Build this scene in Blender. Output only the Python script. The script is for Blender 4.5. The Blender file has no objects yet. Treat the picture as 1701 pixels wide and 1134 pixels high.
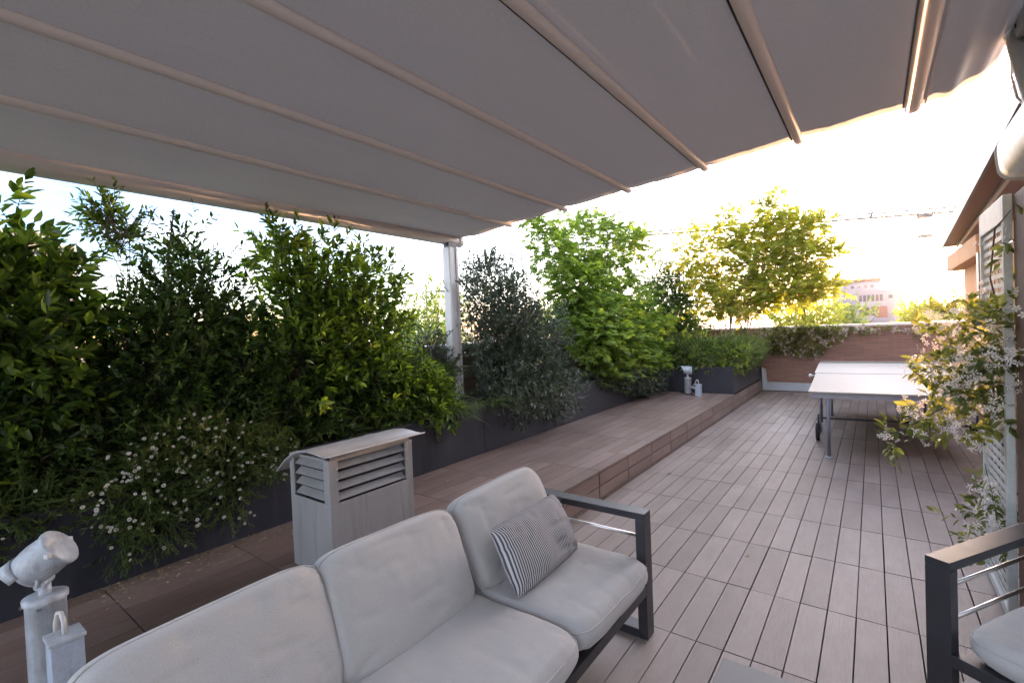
import bpy, math, random
import numpy as np
from mathutils import Vector, Matrix, noise

random.seed(7)
RNG = np.random.default_rng(11)
scene = bpy.context.scene
COL = scene.collection
R = math.radians

# ------------------------------------------------------------------ camera
F_PX, YAW, PITCH, ROLL, CAM_H = 795.4, 0.6464, 0.0232, -0.0403, 1.62
cam_data = bpy.data.cameras.new("camera")
cam = bpy.data.objects.new("camera", cam_data)
COL.objects.link(cam)
cam_data.sensor_fit = 'HORIZONTAL'
cam_data.sensor_width = 36.0
cam_data.lens = F_PX * 36.0 / 1701.0
cam_data.clip_start = 0.05
cam_data.clip_end = 3000.0
_f = Vector((-math.sin(YAW) * math.cos(PITCH), math.cos(YAW) * math.cos(PITCH), -math.sin(PITCH)))
_r = Vector((math.cos(YAW), math.sin(YAW), 0))
_u = _r.cross(_f)
_r2 = _r * math.cos(ROLL) + _u * math.sin(ROLL)
_u2 = _r2.cross(_f)
cam.matrix_world = Matrix(((_r2.x, _u2.x, -_f.x, 0), (_r2.y, _u2.y, -_f.y, 0),
                           (_r2.z, _u2.z, -_f.z, CAM_H), (0, 0, 0, 1)))
scene.camera = cam

# ------------------------------------------------------------------ sky, sun, exposure
SUN_AZ, SUN_EL = R(4.9), R(2.8)
SUN_DIR = Vector((math.sin(SUN_AZ) * math.cos(SUN_EL), math.cos(SUN_AZ) * math.cos(SUN_EL), math.sin(SUN_EL)))
world = bpy.data.worlds.new("World")
scene.world = world
world.use_nodes = True
wn, wl = world.node_tree.nodes, world.node_tree.links
wn.clear()
w_out = wn.new('ShaderNodeOutputWorld')
w_bg = wn.new('ShaderNodeBackground')
w_bg.inputs['Strength'].default_value = 0.15
sky = wn.new('ShaderNodeTexSky')
sky.sky_type = 'NISHITA'
sky.sun_disc = False
sky.sun_elevation = SUN_EL
sky.sun_rotation = SUN_AZ
sky.air_density = 1.0
sky.dust_density = 1.0
sky.ozone_density = 3.0
tc = wn.new('ShaderNodeTexCoord')
# thin high cloud that whitens the sky
mp = wn.new('ShaderNodeMapping'); mp.inputs['Scale'].default_value = (1.6, 1.6, 6.0)
nz = wn.new('ShaderNodeTexNoise'); nz.inputs['Scale'].default_value = 1.7; nz.inputs['Detail'].default_value = 6
cr = wn.new('ShaderNodeValToRGB')
cr.color_ramp.elements[0].position = 0.42; cr.color_ramp.elements[0].color = (0.03, 0.03, 0.03, 1)
cr.color_ramp.elements[1].position = 0.68; cr.color_ramp.elements[1].color = (0.8, 0.8, 0.8, 1)
wl.new(tc.outputs['Generated'], mp.inputs['Vector']); wl.new(mp.outputs['Vector'], nz.inputs['Vector'])
wl.new(nz.outputs['Fac'], cr.inputs['Fac'])
mixc = wn.new('ShaderNodeMixRGB'); mixc.blend_type = 'MIX'
mixc.inputs['Color2'].default_value = (1.5, 1.45, 1.42, 1)
wl.new(cr.outputs['Color'], mixc.inputs['Fac']); 
tone = wn.new('ShaderNodeMixRGB'); tone.blend_type = 'MULTIPLY'; tone.inputs['Fac'].default_value = 1
tone.inputs['Color2'].default_value = (0.92, 0.76, 0.82, 1)
wl.new(sky.outputs['Color'], tone.inputs['Color1']); wl.new(tone.outputs['Color'], mixc.inputs['Color1'])
# added fill light: the unseen sky behind the camera is made brighter
sxyz = wn.new('ShaderNodeSeparateXYZ'); wl.new(tc.outputs['Generated'], sxyz.inputs[0])
back = wn.new('ShaderNodeMapRange'); back.inputs['From Min'].default_value = 0.05; back.inputs['From Max'].default_value = -0.7
back.inputs['To Min'].default_value = 0.0; back.inputs['To Max'].default_value = 1.0
wl.new(sxyz.outputs['Y'], back.inputs['Value'])
addb = wn.new('ShaderNodeMixRGB'); addb.blend_type = 'ADD'; addb.inputs['Color2'].default_value = (0.50, 0.49, 0.54, 1)
wl.new(back.outputs[0], addb.inputs['Fac']); wl.new(mixc.outputs['Color'], addb.inputs['Color1'])
# aureole of the low sun in the hazy air
dot = wn.new('ShaderNodeVectorMath'); dot.operation = 'DOT_PRODUCT'
nrm = wn.new('ShaderNodeVectorMath'); nrm.operation = 'NORMALIZE'
wl.new(tc.outputs['Generated'], nrm.inputs[0]); wl.new(nrm.outputs['Vector'], dot.inputs[0])
dot.inputs[1].default_value = SUN_DIR
def aureole(power, color, prev):
    mx = wn.new('ShaderNodeMath'); mx.operation = 'MAXIMUM'; mx.inputs[1].default_value = 0.0
    pw = wn.new('ShaderNodeMath'); pw.operation = 'POWER'; pw.inputs[1].default_value = power
    wl.new(dot.outputs['Value'], mx.inputs[0]); wl.new(mx.outputs[0], pw.inputs[0])
    ad = wn.new('ShaderNodeMixRGB'); ad.blend_type = 'ADD'
    ad.inputs['Color2'].default_value = color
    wl.new(pw.outputs[0], ad.inputs['Fac']); wl.new(prev, ad.inputs['Color1'])
    return ad.outputs['Color']
c_ = aureole(4.5, (3.7, 3.3, 3.2, 1), addb.outputs['Color'])
c_ = aureole(40.0, (4.0, 3.6, 3.3, 1), c_)
c_ = aureole(900.0, (60, 34, 9, 1), c_)
wl.new(c_, w_bg.inputs['Color']); wl.new(w_bg.outputs[0], w_out.inputs['Surface'])

sd = bpy.data.lights.new("sun", 'SUN')
sd.energy = 1.0; sd.angle = R(0.7); sd.color = (1.0, 0.56, 0.30)
sun = bpy.data.objects.new("sun", sd); COL.objects.link(sun)
sun.rotation_euler = (-SUN_DIR).to_track_quat('-Z', 'Y').to_euler()
sun.location = (3, 20, 20)

scene.view_settings.view_transform = 'Standard'
scene.view_settings.look = 'None'
scene.view_settings.exposure = 4.12
scene.view_settings.gamma = 1.0
scene.render.engine = 'CYCLES'
scene.cycles.max_bounces = 8
scene.cycles.transparent_max_bounces = 8
scene.cycles.use_denoising = True

# ------------------------------------------------------------------ materials
def new_mat(name):
    m = bpy.data.materials.new(name); m.use_nodes = True
    nt = m.node_tree
    return m, nt, nt.nodes['Principled BSDF']

def mat(name, color, rough=0.6, metal=0.0, var=0.0, scale=8.0, bump=0.0, bscale=60.0, spec=0.5,
        stretch=(1, 1, 1), col2=None, translucent=None, sheen=0.0, coat=0.0):
    m, nt, b = new_mat(name)
    n, l = nt.nodes, nt.links
    b.inputs['Roughness'].default_value = rough
    b.inputs['Metallic'].default_value = metal
    b.inputs['Specular IOR Level'].default_value = spec
    b.inputs['Sheen Weight'].default_value = sheen
    b.inputs['Coat Weight'].default_value = coat
    b.inputs['Base Color'].default_value = (*color, 1)
    tcn = n.new('ShaderNodeTexCoord'); mpn = n.new('ShaderNodeMapping')
    mpn.inputs['Scale'].default_value = stretch
    l.new(tcn.outputs['Object'], mpn.inputs['Vector'])
    colout = None
    if var > 0 or col2:
        t = n.new('ShaderNodeTexNoise'); t.inputs['Scale'].default_value = scale; t.inputs['Detail'].default_value = 5
        t.inputs['Roughness'].default_value = 0.65
        l.new(mpn.outputs['Vector'], t.inputs['Vector'])
        rp = n.new('ShaderNodeValToRGB')
        c2 = col2 if col2 else tuple(min(1, c * (1 + var)) for c in color)
        c1 = color if col2 else tuple(c * (1 - var) for c in color)
        rp.color_ramp.elements[0].position = 0.35; rp.color_ramp.elements[0].color = (*c1, 1)
        rp.color_ramp.elements[1].position = 0.68; rp.color_ramp.elements[1].color = (*c2, 1)
        l.new(t.outputs['Fac'], rp.inputs['Fac']); l.new(rp.outputs['Color'], b.inputs['Base Color'])
        colout = rp.outputs['Color']
        mr = n.new('ShaderNodeMapRange'); mr.inputs['To Min'].default_value = max(0.02, rough - 0.1)
        mr.inputs['To Max'].default_value = min(1, rough + 0.12)
        l.new(t.outputs['Fac'], mr.inputs['Value']); l.new(mr.outputs[0], b.inputs['Roughness'])
    if bump > 0:
        t2 = n.new('ShaderNodeTexNoise'); t2.inputs['Scale'].default_value = bscale; t2.inputs['Detail'].default_value = 4
        l.new(mpn.outputs['Vector'], t2.inputs['Vector'])
        bp = n.new('ShaderNodeBump'); bp.inputs['Strength'].default_value = bump; bp.inputs['Distance'].default_value = 0.01
        l.new(t2.outputs['Fac'], bp.inputs['Height']); l.new(bp.outputs['Normal'], b.inputs['Normal'])
    if translucent:
        out = n['Material Output']
        tr = n.new('ShaderNodeBsdfTranslucent'); tr.inputs['Color'].default_value = (*translucent[1], 1)
        mx = n.new('ShaderNodeMixShader'); mx.inputs['Fac'].default_value = translucent[0]
        l.new(b.outputs[0], mx.inputs[1]); l.new(tr.outputs[0], mx.inputs[2]); l.new(mx.outputs[0], out.inputs['Surface'])
    return m

def leaf_mat(name, c_dark, c_mid, c_light, trans_fac=0.4, trans_gain=1.6, rough=0.42, spec=0.4, tint=(1.0, 1.0, 0.6)):
    """every leaf gets its own shade of green; light passes through it"""
    m, nt, b = new_mat(name)
    n, l = nt.nodes, nt.links
    g = n.new('ShaderNodeNewGeometry')
    tcn = n.new('ShaderNodeTexCoord')
    t = n.new('ShaderNodeTexNoise'); t.inputs['Scale'].default_value = 2.2; t.inputs['Detail'].default_value = 3
    l.new(tcn.outputs['Object'], t.inputs['Vector'])
    ad = n.new('ShaderNodeMath'); ad.operation = 'MULTIPLY_ADD'; ad.inputs[1].default_value = 0.55
    sb = n.new('ShaderNodeMath'); sb.operation = 'SUBTRACT'; sb.inputs[1].default_value = 0.18
    l.new(t.outputs['Fac'], sb.inputs[0])
    l.new(g.outputs['Random Per Island'], ad.inputs[0]); l.new(sb.outputs[0], ad.inputs[2])
    rp = n.new('ShaderNodeValToRGB')
    e = rp.color_ramp.elements
    e[0].position = 0.1; e[0].color = (*c_dark, 1)
    e[1].position = 0.9; e[1].color = (*c_light, 1)
    k = e.new(0.5); k.color = (*c_mid, 1)
    l.new(ad.outputs[0], rp.inputs['Fac']); l.new(rp.outputs['Color'], b.inputs['Base Color'])
    b.inputs['Roughness'].default_value = rough; b.inputs['Specular IOR Level'].default_value = spec
    tr = n.new('ShaderNodeBsdfTranslucent')
    mg = n.new('ShaderNodeMixRGB'); mg.blend_type = 'MULTIPLY'; mg.inputs['Fac'].default_value = 1
    mg.inputs['Color2'].default_value = (trans_gain * tint[0], trans_gain * tint[1], trans_gain * tint[2], 1)
    l.new(rp.outputs['Color'], mg.inputs['Color1']); l.new(mg.outputs[0], tr.inputs['Color'])
    mx = n.new('ShaderNodeMixShader'); mx.inputs['Fac'].default_value = trans_fac
    l.new(b.outputs[0], mx.inputs[1]); l.new(tr.outputs[0], mx.inputs[2])
    l.new(mx.outputs[0], n['Material Output'].inputs['Surface'])
    return m

def deck_mat(name, c1, c2, along='Y'):
    """ribbed composite boards: own tone per board, fine lengthwise ribs, dusty patches"""
    m, nt, b = new_mat(name)
    n, l = nt.nodes, nt.links
    g = n.new('ShaderNodeNewGeometry'); tcn = n.new('ShaderNodeTexCoord')
    rp = n.new('ShaderNodeValToRGB')
    rp.color_ramp.elements[0].color = (*c1, 1); rp.color_ramp.elements[1].color = (*c2, 1)
    l.new(g.outputs['Random Per Island'], rp.inputs['Fac'])
    mp1 = n.new('ShaderNodeMapping'); mp1.inputs['Scale'].default_value = (1.0, 0.35, 1.0)
    l.new(tcn.outputs['Object'], mp1.inputs['Vector'])
    d = n.new('ShaderNodeTexNoise'); d.inputs['Scale'].default_value = 2.3; d.inputs['Detail'].default_value = 7
    d.inputs['Roughness'].default_value = 0.7
    l.new(mp1.outputs['Vector'], d.inputs['Vector'])
    rd = n.new('ShaderNodeValToRGB'); rd.color_ramp.elements[0].position = 0.4; rd.color_ramp.elements[1].position = 0.72
    rd.color_ramp.elements[0].color = (0.78, 0.765, 0.75, 1); rd.color_ramp.elements[1].color = (1.20, 1.20, 1.20, 1)
    l.new(d.outputs['Fac'], rd.inputs['Fac'])
    mu = n.new('ShaderNodeMixRGB'); mu.blend_type = 'MULTIPLY'; mu.inputs['Fac'].default_value = 1
    l.new(rp.outputs['Color'], mu.inputs['Color1']); l.new(rd.outputs['Color'], mu.inputs['Color2'])
    mp3 = n.new('ShaderNodeMapping'); mp3.inputs['Scale'].default_value = (60, 4, 60)
    l.new(tcn.outputs['Object'], mp3.inputs['Vector'])
    d3 = n.new('ShaderNodeTexNoise'); d3.inputs['Scale'].default_value = 2.0; d3.inputs['Detail'].default_value = 4
    l.new(mp3.outputs['Vector'], d3.inputs['Vector'])
    r3 = n.new('ShaderNodeMapRange'); r3.inputs['To Min'].default_value = 0.86; r3.inputs['To Max'].default_value = 1.12
    l.new(d3.outputs['Fac'], r3.inputs['Value'])
    mu2 = n.new('ShaderNodeMixRGB'); mu2.blend_type = 'MULTIPLY'; mu2.inputs['Fac'].default_value = 1
    l.new(mu.outputs['Color'], mu2.inputs['Color1']); l.new(r3.outputs[0], mu2.inputs['Color2'])
    l.new(mu2.outputs['Color'], b.inputs['Base Color'])
    w = n.new('ShaderNodeTexWave'); w.wave_type = 'BANDS'; w.bands_direction = 'X' if along == 'Y' else 'Z'
    w.inputs['Scale'].default_value = 31.0; w.inputs['Distortion'].default_value = 0.0
    l.new(tcn.outputs['Object'], w.inputs['Vector'])
    bp = n.new('ShaderNodeBump'); bp.inputs['Strength'].default_value = 0.30; bp.inputs['Distance'].default_value = 0.002
    l.new(w.outputs['Fac'], bp.inputs['Height'])
    bp2 = n.new('ShaderNodeBump'); bp2.inputs['Strength'].default_value = 0.25; bp2.inputs['Distance'].default_value = 0.003
    l.new(d3.outputs['Fac'], bp2.inputs['Height']); l.new(bp.outputs['Normal'], bp2.inputs['Normal'])
    l.new(bp2.outputs['Normal'], b.inputs['Normal'])
    r4 = n.new('ShaderNodeMapRange'); r4.inputs['To Min'].default_value = 0.42; r4.inputs['To Max'].default_value = 0.62
    l.new(d.outputs['Fac'], r4.inputs['Value']); l.new(r4.outputs[0], b.inputs['Roughness'])
    b.inputs['Specular IOR Level'].default_value = 0.45
    return m

def brick_mat(name):
    m, nt, b = new_mat(name)
    n, l = nt.nodes, nt.links
    tcn = n.new('ShaderNodeTexCoord'); mpn = n.new('ShaderNodeMapping')
    mpn.inputs['Rotation'].default_value = (R(90), 0, 0)
    l.new(tcn.outputs['Object'], mpn.inputs['Vector'])
    br = n.new('ShaderNodeTexBrick')
    br.inputs['Color1'].default_value = (0.30, 0.155, 0.122, 1); br.inputs['Color2'].default_value = (0.225, 0.118, 0.095, 1)
    br.inputs['Mortar'].default_value = (0.24, 0.19, 0.16, 1)
    br.inputs['Scale'].default_value = 1.0; br.inputs['Mortar Size'].default_value = 0.006
    br.inputs['Brick Width'].default_value = 0.25; br.inputs['Row Height'].default_value = 0.052
    l.new(mpn.outputs['Vector'], br.inputs['Vector'])
    l.new(br.outputs['Color'], b.inputs['Base Color'])
    bp = n.new('ShaderNodeBump'); bp.invert = True; bp.inputs['Distance'].default_value = 0.01; bp.inputs['Strength'].default_value = 0.8
    l.new(br.outputs['Fac'], bp.inputs['Height']); l.new(bp.outputs['Normal'], b.inputs['Normal'])
    b.inputs['Roughness'].default_value = 0.85
    return m

def fabric_mat(name, color, scale=900, translucent=None, bump=0.25, var=0.05, grain=0.14):
    m, nt, b = new_mat(name)
    n, l = nt.nodes, nt.links
    tcn = n.new('ShaderNodeTexCoord')
    t = n.new('ShaderNodeTexNoise'); t.inputs['Scale'].default_value = scale * 0.4; t.inputs['Detail'].default_value = 2
    t3 = n.new('ShaderNodeTexNoise'); t3.inputs['Scale'].default_value = 3.0; t3.inputs['Detail'].default_value = 5
    l.new(tcn.outputs['Object'], t.inputs['Vector']); l.new(tcn.outputs['Object'], t3.inputs['Vector'])
    m1 = n.new('ShaderNodeMapRange'); m1.inputs['To Min'].default_value = 1 - grain; m1.inputs['To Max'].default_value = 1 + grain
    m2 = n.new('ShaderNodeMapRange'); m2.inputs['To Min'].default_value = 1 - var; m2.inputs['To Max'].default_value = 1 + var
    l.new(t.outputs['Fac'], m1.inputs['Value']); l.new(t3.outputs['Fac'], m2.inputs['Value'])
    mu = n.new('ShaderNodeMath'); mu.operation = 'MULTIPLY'
    l.new(m1.outputs[0], mu.inputs[0]); l.new(m2.outputs[0], mu.inputs[1])
    mc = n.new('ShaderNodeMixRGB'); mc.blend_type = 'MULTIPLY'; mc.inputs['Fac'].default_value = 1
    mc.inputs['Color1'].default_value = (*color, 1); l.new(mu.outputs[0], mc.inputs['Color2'])
    l.new(mc.outputs['Color'], b.inputs['Base Color'])
    bp = n.new('ShaderNodeBump'); bp.inputs['Strength'].default_value = bump; bp.inputs['Distance'].default_value = 0.002
    l.new(t.outputs['Fac'], bp.inputs['Height']); l.new(bp.outputs['Normal'], b.inputs['Normal'])
    b.inputs['Roughness'].default_value = 0.9; b.inputs['Specular IOR Level'].default_value = 0.15
    b.inputs['Sheen Weight'].default_value = 0.25; b.inputs['Sheen Roughness'].default_value = 0.5
    if translucent:
        tr = n.new('ShaderNodeBsdfTranslucent'); tr.inputs['Color'].default_value = (*translucent[1], 1)
        mx = n.new('ShaderNodeMixShader'); mx.inputs['Fac'].default_value = translucent[0]
        l.new(b.outputs[0], mx.inputs[1]); l.new(tr.outputs[0], mx.inputs[2])
        l.new(mx.outputs[0], n['Material Output'].inputs['Surface'])
    return m

def stripe_mat(name):
    m, nt, b = new_mat(name)
    n, l = nt.nodes, nt.links
    tcn = n.new('ShaderNodeTexCoord')
    w = n.new('ShaderNodeTexWave'); w.wave_type = 'BANDS'; w.bands_direction = 'Y'
    w.inputs['Scale'].default_value = 27.0; w.inputs['Distortion'].default_value = 0.5; w.inputs['Detail'].default_value = 0
    w.inputs['Detail Scale'].default_value = 0.3
    l.new(tcn.outputs['Object'], w.inputs['Vector'])
    rp = n.new('ShaderNodeValToRGB'); rp.color_ramp.elements[0].position = 0.42; rp.color_ramp.elements[1].position = 0.56
    rp.color_ramp.elements[0].color = (0.07, 0.08, 0.11, 1); rp.color_ramp.elements[1].color = (0.50, 0.475, 0.45, 1)
    l.new(w.outputs['Fac'], rp.inputs['Fac']); l.new(rp.outputs['Color'], b.inputs['Base Color'])
    b.inputs['Roughness'].default_value = 0.9; b.inputs['Specular IOR Level'].default_value = 0.1
    return m

M = {}
M['deck'] = deck_mat('deck_boards', (0.240, 0.192, 0.163), (0.318, 0.262, 0.230))
M['deck_up'] = deck_mat('platform_boards', (0.195, 0.132, 0.108), (0.255, 0.185, 0.158))
M['riser'] = deck_mat('riser_boards', (0.215, 0.150, 0.125), (0.270, 0.195, 0.168), along='Z')
M['void'] = mat('under_deck', (0.015, 0.012, 0.012), 0.95)
M['brick'] = brick_mat('brick')
M['cap'] = mat('parapet_cap', (0.62, 0.60, 0.58), 0.4, var=0.12, scale=3, bump=0.1, bscale=30)
M['plaster'] = mat('plaster', (0.42, 0.40, 0.37), 0.85, var=0.12, scale=2, bump=0.2, bscale=120)
M['flash'] = mat('grey_flashing', (0.42, 0.45, 0.50), 0.45, var=0.1, scale=4)
M['planter'] = mat('planter_metal', (0.030, 0.031, 0.040), 0.42, var=0.22, scale=3.5, bump=0.05, bscale=14, spec=0.35, stretch=(1, 1, 0.5))
M['soil'] = mat('soil', (0.035, 0.024, 0.016), 0.95, var=0.4, scale=30, bump=1.0, bscale=90)
M['awning'] = fabric_mat('awning_cloth', (0.462, 0.444, 0.432), 330, translucent=(0.27, (0.60, 0.56, 0.54)), bump=0.5, var=0.05, grain=0.26)
M['rib'] = mat('rib_profile', (0.86, 0.80, 0.77), 0.5, spec=0.5, translucent=(0.35, (0.85, 0.74, 0.70)))
M['rail'] = mat('rail_cover', (0.50, 0.46, 0.455), 0.5)
M['white_alu'] = mat('white_aluminium', (0.66, 0.65, 0.62), 0.35, var=0.05, scale=5, spec=0.5)
M['grey_alu'] = mat('grey_green_aluminium', (0.42, 0.44, 0.42), 0.42, var=0.1, scale=6, spec=0.5)
M['seam'] = mat('seam_dark', (0.05, 0.045, 0.045), 0.9)
M['galv'] = mat('galvanised_sheet', (0.36, 0.355, 0.35), 0.42, metal=0.25, var=0.07, scale=5, bump=0.03, bscale=30, stretch=(1, 1, 0.35))
def streaks(m, amount=0.35, dirt=(0.16, 0.13, 0.10)):
    nt = m.node_tree; n, l = nt.nodes, nt.links; b = n['Principled BSDF']
    tcn = n.new('ShaderNodeTexCoord'); mpn = n.new('ShaderNodeMapping'); mpn.inputs['Scale'].default_value = (26, 26, 1.6)
    t = n.new('ShaderNodeTexNoise'); t.inputs['Scale'].default_value = 1.0; t.inputs['Detail'].default_value = 6; t.inputs['Roughness'].default_value = 0.7
    l.new(tcn.outputs['Object'], mpn.inputs['Vector']); l.new(mpn.outputs['Vector'], t.inputs['Vector'])
    rp = n.new('ShaderNodeValToRGB'); rp.color_ramp.elements[0].position = 0.50; rp.color_ramp.elements[1].position = 0.78
    rp.color_ramp.elements[0].color = (0, 0, 0, 1); rp.color_ramp.elements[1].color = (amount, amount, amount, 1)
    l.new(t.outputs['Fac'], rp.inputs['Fac'])
    mx = n.new('ShaderNodeMixRGB'); mx.inputs['Color2'].default_value = (*dirt, 1); l.new(rp.outputs['Color'], mx.inputs['Fac'])
    src = b.inputs['Base Color'].links[0].from_socket
    l.new(src, mx.inputs['Color1']); l.new(mx.outputs['Color'], b.inputs['Base Color'])
streaks(M['galv'], 0.55); streaks(M['planter'], 0.35, (0.09, 0.085, 0.085))
streaks(M['lamp_body'], 0.6) if 'lamp_body' in M else None
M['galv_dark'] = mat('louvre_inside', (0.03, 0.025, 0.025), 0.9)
M['galv_cap'] = mat('galvanised_cap', (0.55, 0.56, 0.58), 0.36, metal=0.3, var=0.10, scale=7)
M['cushion'] = fabric_mat('cushion_fabric', (0.42, 0.412, 0.40), 600, bump=0.45, var=0.025)
M['stripe'] = stripe_mat('striped_ticking')
M['dark_metal'] = mat('anthracite_frame', (0.030, 0.030, 0.036), 0.38, spec=0.5, var=0.1, scale=10)
M['steel'] = mat('brushed_steel', (0.70, 0.68, 0.66), 0.28, metal=1.0)
M['table_top'] = mat('table_top', (0.17, 0.172, 0.165), 0.5, var=0.05, scale=3, spec=0.3)
M['tt_top'] = mat('tennis_table_top', (0.30, 0.29, 0.262), 0.6, var=0.05, scale=2, spec=0.2)
M['tt_apron'] = mat('tennis_table_apron', (0.28, 0.28, 0.33), 0.5, var=0.1)
M['tt_frame'] = mat('tennis_table_frame', (0.16, 0.18, 0.24), 0.4, var=0.1, spec=0.5)
M['rubber'] = mat('rubber', (0.018, 0.016, 0.018), 0.75)
M['hub'] = mat('grey_plastic', (0.35, 0.35, 0.36), 0.5)
M['lamp_body'] = mat('lamp_grey_paint', (0.40, 0.43, 0.46), 0.42, var=0.22, scale=14, bump=0.05, bscale=40)
M['lamp_box'] = mat('ballast_box', (0.36, 0.41, 0.47), 0.5, var=0.12, scale=30, bump=0.3, bscale=250)
M['lamp_glass'] = mat('lamp_glass', (0.10, 0.105, 0.11), 0.15, spec=0.8)
streaks(M['lamp_body'], 0.6); streaks(M['lamp_box'], 0.5); streaks(M['white_alu'], 0.35, (0.3, 0.27, 0.24))
M['cable'] = mat('pale_cable', (0.55, 0.53, 0.50), 0.5)
M['fascia'] = mat('fascia_paint', (0.135, 0.117, 0.115), 0.5, var=0.05, scale=3)
M['soffit'] = mat('soffit_boards', (0.34, 0.24, 0.21), 0.6, var=0.12, scale=4, stretch=(1, 6, 1))
M['soffit2'] = mat('soffit_dark', (0.20, 0.085, 0.05), 0.6, var=0.15, scale=4)
M['housewall'] = mat('house_wall', (0.55, 0.27, 0.12), 0.85, var=0.1, scale=3, bump=0.2, bscale=90)  # guessed peach wall, with the orange sun glow put into its colour
M['bounce_wall'] = mat('bounce_plaster', (0.68, 0.62, 0.56), 0.85, var=0.05, scale=2)  # pale so that the unseen near wall bounces light
M['pillar'] = mat('brown_timber', (0.17, 0.105, 0.075), 0.7, var=0.22, scale=6, stretch=(4, 4, 0.5), bump=0.2, bscale=40)
M['lattice'] = mat('lattice_paint', (0.55, 0.57, 0.55), 0.5, var=0.12, scale=12)
M['casing'] = mat('casing_plastic', (0.50, 0.53, 0.49), 0.4, var=0.12, scale=14, bump=0.15, bscale=60, col2=(0.66, 0.67, 0.62))
M['bark'] = mat('bark', (0.10, 0.075, 0.055), 0.9, var=0.3, scale=20, bump=0.6, bscale=50, stretch=(1, 1, 0.3))
M['bark_light'] = mat('light_bark', (0.24, 0.20, 0.15), 0.85, var=0.3, scale=20, bump=0.4, bscale=50)
M['petal'] = mat('white_petal', (0.80, 0.76, 0.74), 0.6, translucent=(0.3, (0.8, 0.75, 0.7)))
M['yolk'] = mat('flower_centre', (0.45, 0.30, 0.04), 0.8)
M['dry'] = mat('dry_leaf', (0.32, 0.22, 0.12), 0.8, var=0.3, scale=40)
M['L_big'] = leaf_mat('leaf_glossy', (0.014, 0.030, 0.009), (0.044, 0.082, 0.018), (0.190, 0.270, 0.050), 0.46, 2.5, rough=0.32, tint=(1.1, 1.05, 0.35))
M['L_dark'] = leaf_mat('leaf_dark', (0.012, 0.025, 0.009), (0.032, 0.062, 0.016), (0.105, 0.160, 0.040), 0.38, 2.2, rough=0.4, tint=(0.95, 1.05, 0.4))
M['L_olive'] = leaf_mat('leaf_grey', (0.024, 0.038, 0.024), (0.055, 0.078, 0.050), (0.150, 0.180, 0.125), 0.24, 1.5, rough=0.36, spec=0.55)
M['L_maple'] = leaf_mat('leaf_maple', (0.055, 0.105, 0.022), (0.135, 0.205, 0.040), (0.310, 0.380, 0.085), 0.52, 1.9, rough=0.45, tint=(1.0, 1.05, 0.5))
M['L_gold'] = leaf_mat('leaf_maple_gold', (0.105, 0.145, 0.022), (0.230, 0.265, 0.045), (0.410, 0.420, 0.090), 0.54, 2.1, rough=0.5, tint=(1.05, 1.0, 0.42))
M['L_grass'] = leaf_mat('leaf_blade', (0.035, 0.070, 0.020), (0.080, 0.130, 0.035), (0.180, 0.230, 0.080), 0.35, 1.6, rough=0.4)
M['L_jas'] = leaf_mat('leaf_jasmine', (0.035, 0.055, 0.018), (0.090, 0.125, 0.040), (0.210, 0.235, 0.085), 0.42, 2.0, rough=0.35, tint=(1.1, 0.95, 0.35))
M['L_daisy'] = leaf_mat('leaf_daisy', (0.030, 0.055, 0.012), (0.060, 0.095, 0.020), (0.110, 0.150, 0.035), 0.3, 1.6, rough=0.6)
M['L_far'] = leaf_mat('leaf_far', (0.070, 0.130, 0.030), (0.120, 0.190, 0.045), (0.210, 0.280, 0.070), 0.4, 1.6, rough=0.6)

# ------------------------------------------------------------------ object helpers
def tag(o, label=None, cat=None, group=None, kind=None):
    if label: o['label'] = label
    if cat: o['category'] = cat
    if group: o['group'] = group
    if kind: o['kind'] = kind
    return o

def empty(name, loc, label, cat, group=None, rot=0.0):
    o = bpy.data.objects.new(name, None); COL.objects.link(o)
    o.location = loc; o.rotation_euler = (0, 0, rot); o.empty_display_size = 0.1
    return tag(o, label, cat, group)

def origin(o):
    v = Vector((0, 0, 0))
    while o is not None:
        v += o.location; o = o.parent
    return v

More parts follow.
